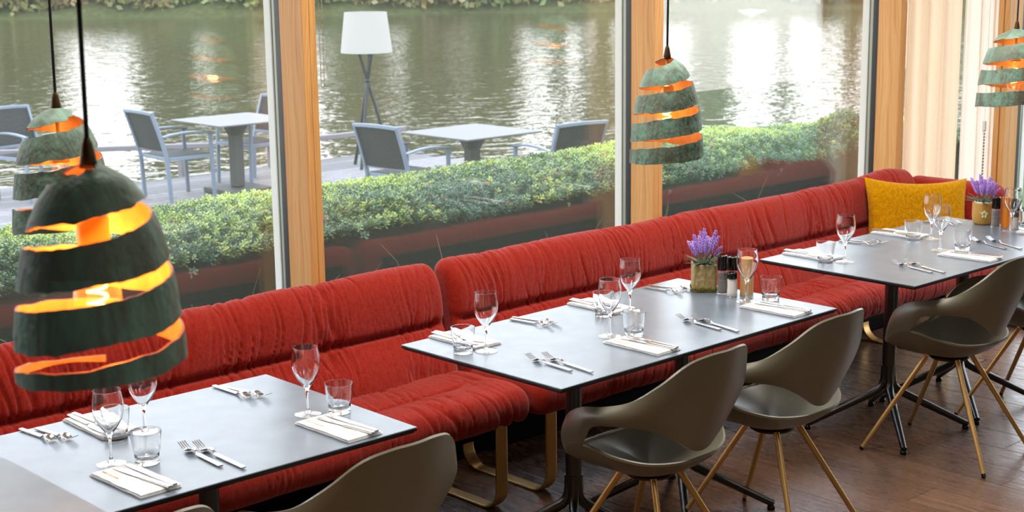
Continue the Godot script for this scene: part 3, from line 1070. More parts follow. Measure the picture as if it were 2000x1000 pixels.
func cushion(prof: Array, sub: int, x0: float, x1: float, step: float, seams: Array, sd: int, amp: float, hump := Vector3.ZERO) -> Bag:
	# prof: closed (z, y) outline; swept along x with rounded ends, creases across and sewn-in seams
	var pr := smooth_closed(prof, sub)
	var n := pr.size()
	var cen := Vector2.ZERO
	for q in pr:
		cen += q
	cen /= n
	var nor := []
	for k in n:
		var t: Vector2 = (pr[(k + 1) % n] - pr[(k - 1 + n) % n]).normalized()
		var q := Vector2(t.y, -t.x)
		if q.dot(pr[k] - cen) < 0:
			q = -q
		nor.append(q)
	var arc := [0.0]
	for k in n:
		arc.append(arc[k] + pr[k].distance_to(pr[(k + 1) % n]))
	var w1 := noise(sd, 1.0, 2)
	var w2 := noise(sd + 1, 1.0, 2)
	var w3 := noise(sd + 2, 1.0, 1)
	var xs := [x0, x0 + 0.0005]
	for e in [0.003, 0.008, 0.016, 0.026, 0.038, 0.052]:
		xs.append(x0 + e)
	var xx := x0 + 0.06
	while xx < x1 - 0.06:
		xs.append(xx)
		xx += step
	for e in [0.052, 0.038, 0.026, 0.016, 0.008, 0.003, 0.0005, 0.0]:
		xs.append(x1 - e)
	var m := xs.size()
	var R := 0.052
	var f := func(u: float, v: float) -> Vector3:
		var i := int(round(u * (m - 1)))
		var k := int(round(v * n)) % n
		var x: float = xs[i]
		var dd := minf(x - x0, x1 - x)
		var q: Vector2 = pr[k]
		var nn: Vector2 = nor[k]
		if i == 0 or i == m - 1:
			return Vector3(x, cen.y, cen.x)
		var round_ := 0.0
		if dd < R:
			round_ = R - sqrt(maxf(0.0, R * R - (R - dd) * (R - dd)))
		var s: float = arc[k]
		var off := -round_
		var clus := clampf(0.55 + w3.get_noise_2d(x * 3.1, 7.0) * 1.3, 0.12, 1.3)
		var ridge := 1.0 - absf(w1.get_noise_2d(x * 20.0 + w2.get_noise_2d(x * 2.0, s * 2.2) * 0.9, s * 0.9)) * 6.5
		var ridge2 := 1.0 - absf(w2.get_noise_2d(x * 40.0 + s * 2.0, s * 1.0 + 40.0)) * 4.2
		var near := 0.0
		for sm in seams:
			var ds: float = s - sm[0]
			var fade := smoothstep(0.0, 1.0, clampf((dd - sm[2]) / 0.09, 0.0, 1.0))
			off -= sm[1] * exp(-ds * ds / (2 * 0.0065 * 0.0065)) * fade
			off -= sm[3] * sm[1] * exp(-ds * ds / (2 * 0.045 * 0.045)) * fade
			near = maxf(near, exp(-absf(ds) / 0.07))
		var endk := smoothstep(0.02, 0.08, dd)
		off -= amp * endk * (maxf(0.0, ridge) * clus * (0.7 + 0.6 * near) + maxf(0.0, ridge2) * (0.25 + 0.5 * near) * clus)
		var fold := 1.0 - absf(w2.get_noise_2d(x * 6.5 + w1.get_noise_2d(x, s * 1.5) * 0.5, 80.0 + s * 0.5)) * 13.0
		off -= 0.0100 * endk * maxf(0.0, fold) * clampf(0.4 + w1.get_noise_2d(x * 2.0, s * 3.0 + 20.0) * 1.6, 0.0, 1.0)
		off += w3.get_noise_2d(x * 2.2, s * 2.0) * 0.005
		var y := q.y + nn.y * off
		var z := q.x + nn.x * off
		if hump != Vector3.ZERO:
			y += hump.z * exp(-pow((x - hump.x) / hump.y, 2)) * smoothstep(0.5, 0.8, q.y)
		return Vector3(x, y, z)
	var g := Bag.new()
	g.grid(m - 1, n, f, _winding(pr) > 0.0, false, true)
	return g

func _winding(pr: Array) -> float:
	var a := 0.0
	for k in pr.size():
		var q: Vector2 = pr[k]
		var p: Vector2 = pr[(k + 1) % pr.size()]
		a += q.x * p.y - p.x * q.y
	return a

func arc_at(prof: Array, sub: int, target: Vector2) -> float:
	var pr := smooth_closed(prof, sub)
	var s := 0.0
	var best := 1e9
	var out := 0.0
	for k in pr.size():
		var d: float = pr[k].distance_to(target)
		if d < best:
			best = d
			out = s
		s += pr[k].distance_to(pr[(k + 1) % pr.size()])
	return out

func benches() -> void:
	# (z, y), starting low at the rear, over the top and down the front
	var back := [Vector2(-0.60, 0.38), Vector2(-0.645, 0.55), Vector2(-0.682, 0.74), Vector2(-0.678, 0.80), Vector2(-0.640, 0.826), Vector2(-0.595, 0.812), Vector2(-0.560, 0.765), Vector2(-0.543, 0.70), Vector2(-0.539, 0.645), Vector2(-0.545, 0.612), Vector2(-0.526, 0.580), Vector2(-0.490, 0.53), Vector2(-0.462, 0.465), Vector2(-0.450, 0.40), Vector2(-0.46, 0.36), Vector2(-0.54, 0.355)]
	var seat := [Vector2(-0.545, 0.37), Vector2(-0.52, 0.435), Vector2(-0.44, 0.452), Vector2(-0.36, 0.456), Vector2(-0.30, 0.455), Vector2(-0.24, 0.462), Vector2(-0.17, 0.464), Vector2(-0.115, 0.450), Vector2(-0.085, 0.415), Vector2(-0.083, 0.37), Vector2(-0.105, 0.335), Vector2(-0.16, 0.322), Vector2(-0.34, 0.318), Vector2(-0.50, 0.325)]
	var bs := [[arc_at(back, 10, Vector2(-0.548, 0.612)), 0.022, 0.0, 0.05]]
	var ss := [[arc_at(seat, 9, Vector2(-0.295, 0.455)), 0.026, 0.13, 0.4]]
	var spec := [[-0.9, 2.262, "first red upholstered bench along the windows, ending beside the near table", 411], [2.292, 5.44, "second red upholstered bench, running to the yellow cushion in the corner", 431]]
	for b in spec:
		var o := thing("bench", b[2], "bench", Vector3.ZERO, 0.0, "red window benches")
		var corner: bool = b[1] > 4.0
		obj("backrest", cushion(back, 10, b[0], b[1], 0.0052, bs, b[3], 0.0095, Vector3(5.22, 0.17, 0.030) if corner else Vector3.ZERO), M.red, o)
		obj("seat", cushion(seat, 9, b[0], b[1] - (0.05 if corner else 0.0), 0.0052, ss, b[3] + 7, 0.0078), M.red, o)
		obj("unseen_rear_panel", boxes([[Vector3(b[1] - b[0] - 0.14, 0.44, 0.014), Vector3((b[0] + b[1]) / 2, 0.545, -0.694)]]), M.backing, o)  # out of view, darkens the bench rear mirrored in the window
		obj("base_frame", boxes([[Vector3(b[1] - b[0] - 0.3, 0.035, 0.30), Vector3((b[0] + b[1]) / 2, 0.302, -0.33)]]), M.plinth, o)
		var legs: Array = [0.3, b[1] - 0.09] if not corner else [b[0] + 0.125, 5.10]
		for x in legs:
			sled(x, o)
		if corner:
			var side := [Vector2(-0.04, 0.36), Vector2(-0.085, 0.55), Vector2(-0.11, 0.74), Vector2(-0.095, 0.785), Vector2(-0.055, 0.795), Vector2(-0.01, 0.775), Vector2(0.015, 0.70), Vector2(0.035, 0.60), Vector2(0.06, 0.48), Vector2(0.06, 0.37), Vector2(0.0, 0.34)]
			var sb := obj("end_backrest", cushion(side, 5, 0.0, 0.53, 0.01, [], 451, 0.0035), M.red, o)
			# turn so that its front looks back along the bench
			sb.transform = Transform3D(Basis(Vector3(0, 0, 1), Vector3(0, 1, 0), Vector3(-1, 0, 0)), Vector3(5.42, 0, -0.64))

func sled(x: float, o: Node3D) -> void:
	var g := Bag.new()
	var pts := []
	for k in 3:
		pts.append(Vector3(x, lerpf(0.33, 0.09, k / 2.0), -0.165))
	for k in 7:
		var a := k / 6.0 * PI / 2
		pts.append(Vector3(x, 0.085 - 0.08 * sin(a), -0.245 + 0.08 * cos(a)))
	for k in 3:
		pts.append(Vector3(x, 0.005, lerpf(-0.30, -0.50, k / 2.0)))
	for k in 7:
		var a := k / 6.0 * PI / 2
		pts.append(Vector3(x, 0.085 - 0.08 * cos(a), -0.545 - 0.08 * sin(a)))
	for k in 3:
		pts.append(Vector3(x, lerpf(0.10, 0.33, k / 2.0), -0.625))
	ribbon(g, pts, 0.052, 0.009)
	obj("sled_leg", g, M.brass, o)

# ------------------------------------------------------------------ tables
var TB := []
func tables() -> void:
	# back-left corner, turn; measured on the photograph
	TB = [[Vector3(1.1178 - 1.3317, 0, -0.0231 - 0.0146), -0.011], [Vector3(1.6039, 0, 0.0), 0.009], [Vector3(3.4186, 0, -0.0091), -0.0058]]
	var labels := ["grey dining table nearest the viewer, under the large pendant", "middle grey dining table with the square lavender pot", "far grey dining table with the round lavender pot"]
	var ped := [[0.48, 0.96], [0.486, 1.026], [0.511, 1.05]]
	for i in 3:
		var o := thing("dining_table", labels[i], "table", TB[i][0], TB[i][1], "grey dining tables")
		obj("tabletop", boxes([[Vector3(1.3318, 0.004, 0.70), Vector3(0.6659, 0.748, 0.35)]], 0.0015), M.slate, o)
		var e := Bag.new()
		e.box(Vector3(1.331, 0.007, 0.699), Vector3(0.6659, 0.7425, 0.35), 0.001)
		e.box(Vector3(1.322, 0.005, 0.690), Vector3(0.6659, 0.7365, 0.35), 0.0022)
		obj("edge_core", e, M.slate_edge, o)
		for px in ped[i]:
			pedestal(o, Vector3(px, 0, 0.275))

func pedestal(o: Node3D, at: Vector3) -> void:
	var g := Bag.new()
	g.tube([at + Vector3(0, 0.20, 0), at + Vector3(0, 0.728, 0)], [0.027, 0.027], 20)
	obj("column", g, M.black, o)
	obj("mounting_plate", boxes([[Vector3(0.30, 0.008, 0.30), at + Vector3(0, 0.730, 0)]]), M.black, o)
	for k in 4:
		var a := k * PI / 2 + PI / 4
		var d := Vector3(cos(a), 0, sin(a))
		var pts := []
		var rad := []
		for q in [[0.013, 0.27], [0.0135, 0.235], [0.016, 0.208], [0.023, 0.187], [0.036, 0.171], [0.055, 0.158], [0.12, 0.125], [0.22, 0.075], [0.318, 0.026], [0.33, 0.022]]:
			pts.append(at + d * float(q[0]) + Vector3(0, q[1], 0))
			rad.append(lerpf(0.0180, 0.0125, q[0] / 0.33))
		var L := Bag.new()
		L.tube(pts, rad, 10)
		obj("leg", L, M.black, o)
		var ft := Bag.new()
		ft.lathe([Vector2(0, 0), Vector2(0.013, 0.0), Vector2(0.014, 0.002), Vector2(0.014, 0.012), Vector2(0.009, 0.016), Vector2(0, 0.016)], 12, at + d * 0.322)
		obj("foot", ft, M.capblack, o)

# ------------------------------------------------------------------ chairs
func ip(t: Array, a: float) -> float:
	# t: [[a, value], ...] smooth interpolation
	var n := t.size()
	for k in n - 1:
		if a <= t[k + 1][0]:
			var u: float = (a - t[k][0]) / (t[k + 1][0] - t[k][0])
			var p0: float = t[maxi(k - 1, 0)][1]
			var p3: float = t[mini(k + 2, n - 1)][1]
			return cubic_interpolate(t[k][1], t[k + 1][1], p0, p3, u)
	return t[n - 1][1]

func shell_bag() -> Bag:
	# a = 0 at the rear, 1 at the front
	var rimR := [[0.0, 0.220], [0.15, 0.225], [0.3, 0.245], [0.42, 0.268], [0.52, 0.284], [0.62, 0.283], [0.72, 0.268], [0.86, 0.246], [1.0, 0.238]]
	var rimY := [[0.0, 0.480], [0.15, 0.478], [0.3, 0.486], [0.42, 0.508], [0.52, 0.532], [0.60, 0.520], [0.72, 0.462], [0.86, 0.440], [1.0, 0.436]]
	var botY := [[0.0, 0.498], [0.08, 0.512], [0.2, 0.566], [0.3, 0.604], [0.42, 0.613], [0.49, 0.597], [0.535, 0.542], [0.62, 0.522], [0.72, 0.468], [0.86, 0.442], [1.0, 0.438]]
	var botR := [[0.0, 0.205], [0.1, 0.213], [0.2, 0.240], [0.3, 0.272], [0.42, 0.294], [0.49, 0.295], [0.535, 0.287], [0.62, 0.285], [0.72, 0.269], [0.86, 0.247], [1.0, 0.239]]
	var topY := [[0.0, 0.815], [0.08, 0.813], [0.16, 0.793], [0.25, 0.735], [0.34, 0.684], [0.44, 0.660], [0.54, 0.643], [0.62, 0.598], [0.70, 0.510], [0.76, 0.462], [0.86, 0.446], [1.0, 0.442]]
	var topR := [[0.0, 0.300], [0.16, 0.298], [0.3, 0.294], [0.44, 0.292], [0.54, 0.292], [0.62, 0.290], [0.70, 0.276], [0.76, 0.262], [0.86, 0.249], [1.0, 0.241]]
	var nu := 120
	var nd := 12
	var nw := 12
	var P := []
	var gap := []
	for i in nu:
		var ph := float(i) / nu * TAU - PI
		var a := absf(ph) / PI
		var dir := Vector3(sin(ph) * 0.975, 0, cos(ph) * 0.94)
		var row := []
		var R := ip(rimR, a)
		var Y := ip(rimY, a)
		for j in nd + 1:
			var t := float(j) / nd
			var y := 0.398 + (Y - 0.398) * pow(t, 2.5)
			if a > 0.75:
				y += 0.012 * sin(PI * t) * (a - 0.75) * 4.0
			row.append(dir * R * t + Vector3(0, y, 0))
		var b := ip(botY, a)
		var br := ip(botR, a)
		var ty := maxf(ip(topY, a), b + 0.002)
		var tr := ip(topR, a)
		gap.append(a < 0.535)
		for j in nw + 1:
			var t := float(j) / nw
			var bulge := 0.016 * sin(PI * t) * (1.0 - smoothstep(0.6, 0.75, a))
			row.append(dir * (lerpf(br, tr, t) + bulge) + Vector3(0, lerpf(b, ty, t), 0))
		P.append(row)
	var g := Bag.new()
	g.thick(P, true, func(i, j):
		if j == nd:
			return not (gap[i] and gap[(i + 1) % nu])
		return true, 0.011)
	return g

func chairs() -> void:
	var o := thing("dining_chair", "olive shell chair on brass legs at the left seat of the middle table", "chair", Vector3(2.05, 0, 0.64), 0.05, "olive shell dining chairs")
	obj("seat_shell", shell_bag(), M.shell, o)
	var hub := Bag.new()
	hub.lathe([Vector2(0, 0.376), Vector2(0.070, 0.376), Vector2(0.075, 0.380), Vector2(0.075, 0.388), Vector2(0.05, 0.396), Vector2(0, 0.396)], 20)
	obj("swivel_plate", hub, M.dark_brass, o)
	for s in [[-1, -1], [1, -1], [1, 1], [-1, 1]]:
		var a := Vector3(s[0] * 0.062, 0.388, s[1] * 0.062)
		var b := Vector3(s[0] * 0.205, 0.012, s[1] * 0.25)
		var g := Bag.new()
		g.tube([a, a.lerp(b, 0.5), b], [0.0105, 0.0098, 0.0085], 12)
		var leg := obj("leg", g, M.brass, o)
		var c := Bag.new()
		var d := (b - a).normalized()
		c.tube([b - d * 0.001, b + d * 0.011], [0.0087, 0.0082], 10)
		obj("glide", c, M.capblack, leg)
	var more := [[Vector3(2.67, 0, 0.63), 0.04, "olive shell chair on brass legs at the right seat of the middle table"], [Vector3(3.86, 0, 0.58), 0.10, "olive shell chair with brass legs at the left seat of the far table"], [Vector3(4.50, 0, 0.62), 0.05, "olive shell chair at the right picture edge, right seat of the far table"], [Vector3(0.885, 0, 0.645), 0.05, "olive shell chair back cut off below the near table, right seat"], [Vector3(0.20, 0, 0.645), 0.05, "olive chair top just showing beneath the near table's left napkin"]]
	for q in more:
		copy(o, "dining_chair", q[2], q[0], q[1], "olive shell dining chairs")

# ------------------------------------------------------------------ pendants
func pendants() -> void:
	pendant("large spiral copper pendant glowing orange in the near left foreground", Vector3(-0.295, 1.540, 1.728), 0.285, 0.1145, 3.5, 0.011, 1.3, 1)
	pendant("green patinated spiral pendant at the left edge, behind the large one", Vector3(0.34, 1.467, 0.355), 0.30, 0.116, 3.8, 0.16, 0.25, 2)
	pendant("green patinated spiral pendant hanging before the second wooden post", Vector3(2.345, 1.460, 0.44), 0.325, 0.117, 3.9, 0.03, 0.2, 3)
	pendant("spiral pendant at the right picture edge, above the far table", Vector3(4.48, 1.462, 0.455), 0.31, 0.148, 3.45, 0.14, 0.2, 4)

func pendant(label: String, c: Vector3, H: float, R: float, turns: float, start: float, power: float, sd: int) -> void:
	# local origin at the middle of the shade
	var o := thing("pendant_lamp", label, "pendant lamp", c, 0.0, "spiral copper pendants")
	var prof := [[0.0, 0.0], [0.03, 0.20], [0.09, 0.44], [0.18, 0.61], [0.30, 0.745], [0.45, 0.85], [0.6, 0.915], [0.8, 0.975], [1.0, 1.0]]
	var en := noise(500 + sd, 1.0, 3)
	var pitch := 1.0 / turns
	var t0 := -start / pitch - 1.0
	var t1 := floorf((1.0 - start) / pitch - 0.35) + 0.46
	var nu := int((t1 - t0) * 60)
	var nv := 8
	var outer := Bag.new()
	var inner := Bag.new()
	var edge := Bag.new()
	# the cut falls by one pitch per turn and opens towards the room
	var d0 := Vector3(-0.70, 0, 0.714)
	var rt := Vector3(0.714, 0, 0.70)
	var pt := func(tau: float, h: float, rr: float) -> Vector3:
		var al := -tau * TAU
		var r := ip(prof, h) * R
		r = maxf(r - rr, 0.0008) * (1.0 + 0.012 * en.get_noise_2d(tau * 6.0, h * 6.0))
		return (d0 * cos(al) + rt * sin(al)) * r + Vector3(0, H * (0.5 - h) - rr * 0.3 * (1.0 - h), 0)
	var bounds := func(u: float) -> Array:
		var tau := lerpf(t0, t1, u)
		var cut := func(t: float, side: float) -> float:
			var w := pitch * (0.30 + 0.16 * en.get_noise_2d(t * 1.3, 70.0))
			return start + t * pitch + side * w * 0.5 + pitch * 0.045 * en.get_noise_2d(t * 7.0, 11.0 + side * 9.0) + pitch * 0.03 * en.get_noise_2d(t * 22.0, 41.0 + side * 9.0)
		var lo: float = clampf(cut.call(tau, 1.0), 0.0, 1.04)
		var hb := 1.0 + 0.55 * pitch * (tau - roundf(tau)) + 0.012 * en.get_noise_2d(tau * 8.0, 51.0)
		var hi: float = clampf(cut.call(tau + 1.0, -1.0), 0.0, hb)
		return [minf(lo, hi - 0.0002), hi]
	var mk := func(bag: Bag, rr: float, flip: bool) -> void:
		bag.grid(nu, nv, func(u: float, v: float) -> Vector3:
			var b = bounds.call(u)
			return pt.call(lerpf(t0, t1, u), lerpf(b[0], b[1], v), rr), flip)
	mk.call(outer, 0.0, true)
	mk.call(inner, 0.0035, false)
	for s in 2:
		edge.grid(nu, 1, func(u: float, v: float) -> Vector3:
			var b = bounds.call(u)
			return pt.call(lerpf(t0, t1, u), b[s], 0.0035 * v), s == 0)
	obj("shade", outer, M.patina, o)
	obj("shade_lining", inner, M.gilt, o)
	obj("torn_edge", edge, M.copper_edge, o)
	var y0 := H * 0.5
	var cone := Bag.new()
	cone.lathe([Vector2(0, y0 - 0.012), Vector2(0.012, y0 - 0.010), Vector2(0.0115, y0), Vector2(0.0075, y0 + 0.022), Vector2(0.0045, y0 + 0.030), Vector2(0, y0 + 0.030)], 16)
	obj("cord_grip", cone, M.dark_brass, o)
	var cd := Bag.new()
	var topy := 3.0 - c.y
	cd.tube([Vector3(0, y0 + 0.02, 0), Vector3(0.002, y0 + 0.25, 0.001), Vector3(-0.002, y0 + 0.6, 0), Vector3(0, topy, 0)], [0.0034, 0.0034, 0.0034, 0.0034], 8)
	obj("cord", cd, M.cord, o)
	var cn := Bag.new()
	cn.lathe([Vector2(0, topy - 0.03), Vector2(0.05, topy - 0.028), Vector2(0.055, topy), Vector2(0, topy)], 20)
	obj("ceiling_rose", cn, M.black, o)
	var sk := Bag.new()
	sk.tube([Vector3(0, y0 - 0.01, 0), Vector3(0, y0 - 0.095, 0)], [0.005, 0.005], 8)
	sk.lathe([Vector2(0, 0.020), Vector2(0.021, 0.020), Vector2(0.022, 0.022), Vector2(0.022, 0.066), Vector2(0.016, 0.072), Vector2(0, 0.072)], 18)
	obj("socket", sk, M.brass, o)
	var bl := Bag.new()
	var bp := [Vector2(0.012, 0.046), Vector2(0.016, 0.036), Vector2(0.024, 0.018), Vector2(0.031, -0.008), Vector2(0.033, -0.030), Vector2(0.030, -0.052), Vector2(0.021, -0.068), Vector2(0.008, -0.075), Vector2(0.0, -0.076)]
	bp.reverse()
	bl.lathe(bp, 24, Vector3(0, -0.025, 0))
	var bo := obj("bulb", bl, M.bulb, o)
	var fb := Bag.new()
	var fp := []
	var fr := []
	for k in 64:
		var t := k / 63.0
		fp.append(Vector3(0.0125 * cos(t * TAU * 3.6), -0.010 - 0.058 * t, 0.0125 * sin(t * TAU * 3.6)))
		fr.append(0.0023)
	fb.tube(fp, fr, 6)
	obj("filament", fb, M.filament, bo)
	var l := OmniLight3D.new()
	l.name = "glow"
	l.light_color = Color(1.0, 0.66, 0.32)
	l.light_energy = 0.030 * power
	l.omni_range = 12.0
	l.omni_attenuation = 2.0
	l.light_size = 0.01
	l.shadow_enabled = true
	o.add_child(l)
	l.position = Vector3(0, -0.040, 0)

# ------------------------------------------------------------------ table ware
func wine_bag() -> Bag:
	var outer := [Vector2(0.0004, 0.0040), Vector2(0.0040, 0.0045), Vector2(0.0100, 0.0062), Vector2(0.0048, 0.013), Vector2(0.0036, 0.022), Vector2(0.0034, 0.045), Vector2(0.0038, 0.062), Vector2(0.0058, 0.072), Vector2(0.0125, 0.083), Vector2(0.0235, 0.098), Vector2(0.0325, 0.115), Vector2(0.0374, 0.132), Vector2(0.0380, 0.146), Vector2(0.0362, 0.164), Vector2(0.0330, 0.185)]
	var inner := [Vector2(0.0326, 0.1857), Vector2(0.0320, 0.185), Vector2(0.0351, 0.164), Vector2(0.0369, 0.146), Vector2(0.0363, 0.132), Vector2(0.0313, 0.1155), Vector2(0.0221, 0.0995), Vector2(0.0110, 0.086), Vector2(0.0045, 0.079), Vector2(0.0003, 0.077)]
	var g := Bag.new()
	g.lathe(outer + inner, 36)
	return g

func tumbler_bag() -> Bag:
	var g := Bag.new()
	g.lathe([Vector2(0.0005, 0.0), Vector2(0.027, 0.0), Vector2(0.0285, 0.001), Vector2(0.029, 0.003), Vector2(0.0296, 0.012), Vector2(0.0302, 0.024), Vector2(0.0312, 0.030), Vector2(0.0330, 0.034), Vector2(0.0352, 0.055), Vector2(0.0378, 0.080), Vector2(0.0374, 0.0808), Vector2(0.0366, 0.0803), Vector2(0.0338, 0.055), Vector2(0.0315, 0.035), Vector2(0.0290, 0.024), Vector2(0.0270, 0.017), Vector2(0.0220, 0.0135), Vector2(0.0003, 0.0125)], 36)
	return g

func fork(tag_label: String, parent_proto: bool) -> Node3D:
	# lies along -z (tines to -z), on y = 0
	var o := thing("fork", tag_label, "fork", Vector3.ZERO, 0.0, "forks laid in pairs")
	var h := Bag.new()
	h.box(Vector3(0.0115, 0.0042, 0.115), Vector3(0, 0.0042, 0.062), 0.0012)
	obj("handle", h, M.steel, o)
	var P := []
	for i in 9:
		var t := i / 8.0
		var w := lerpf(0.0035, 0.0035, t)
		w = 0.0028 + 0.0088 * smoothstep(0.30, 0.72, t)
		var row := []
		for j in 7:
			var x := lerpf(-w, w, j / 6.0)
			row.append(Vector3(x, 0.0052 + 0.006 * sin(t * PI * 0.9) * (1.0 - t) * 2.0 - 0.0036 * smoothstep(0.5, 1.0, t) + 30.0 * x * x, lerpf(0.006, -0.040, t)))
		P.append(row)
	var g := Bag.new()
	g.thick(P, false, func(_i, _j): return true, 0.0016)
	obj("head", g, M.steel, o)
	for k in 4:
		var x := (k - 1.5) * 0.0056
		var tn := Bag.new()
		var pts := []
		for t in 5:
			var u := t / 4.0
			pts.append(Vector3(x * (1.0 - 0.06 * u), 0.0032 + 0.0125 * pow(u, 1.5), -0.038 - 0.040 * u))
		ribbon(tn, pts, 0.0023, 0.0014)
		obj("tine", tn, M.steel, o)
	return o

func knife(label: String) -> Node3D:
	var o := thing("table_knife", label, "knife", Vector3.ZERO, 0.0, "knives laid in pairs on napkins")
	var h := Bag.new()
	h.box(Vector3(0.0125, 0.0060, 0.108), Vector3(0, 0.0032, 0.056), 0.0016)
	obj("handle", h, M.steel, o)
	var P := []
	for i in 13:
		var t := i / 12.0
		var wl := lerpf(0.0035, 0.0045, smoothstep(0.0, 0.2, t)) * (1.0 - pow(t, 9.0))
		var wr := lerpf(0.0035, 0.0125, smoothstep(0.02, 0.22, t)) * sqrt(maxf(0.0, 1.0 - pow(t, 6.0)))
		P.append([Vector3(-wl, 0.0028, 0.004 - 0.108 * t), Vector3((wr - wl) * 0.5, 0.0030, 0.004 - 0.108 * t), Vector3(wr, 0.0026, 0.004 - 0.108 * t)])
	var g := Bag.new()
	g.thick(P, false, func(_i, _j): return true, 0.0014)
	obj("blade", g, M.steel, o)
	return o

func napkin_bag(sd: int) -> Bag:
	var g := Bag.new()
	var nz := noise(600 + sd, 1.0, 2)
	for layer in 3:
		var y0 := 0.0002 + layer * 0.0026
		var inx := 0.0008 * layer + 0.001 * nz.get_noise_1d(layer * 9.0)
		var top := func(x: float, z: float) -> float:
			return y0 + 0.0025 + (0.0014 * nz.get_noise_2d(x * 25.0, z * 18.0 + layer * 30.0) + 0.0008 if layer == 2 else 0.0)
		g.grid(24, 22, func(u: float, v: float) -> Vector3:
			# a closed flat roll: v runs round the section
			var z := (u - 0.5) * (0.228 - 0.004 * layer)
			var a := v * TAU
			var ca := cos(a)
			var sa := sin(a)
			var hx := 0.055 - inx
			var x := signf(ca) * pow(absf(ca), 0.35) * hx
			var yy := y0 + 0.00125 + signf(sa) * pow(absf(sa), 0.6) * 0.00125
			if sa > 0:
				yy += top.call(x, z) - y0 - 0.0025
			if u < 0.001 or u > 0.999:
				yy = y0 + 0.00125
			x += 0.0015 * nz.get_noise_2d(z * 12.0, layer * 7.0)
			return Vector3(x, yy, z), false, false, true)
	return g

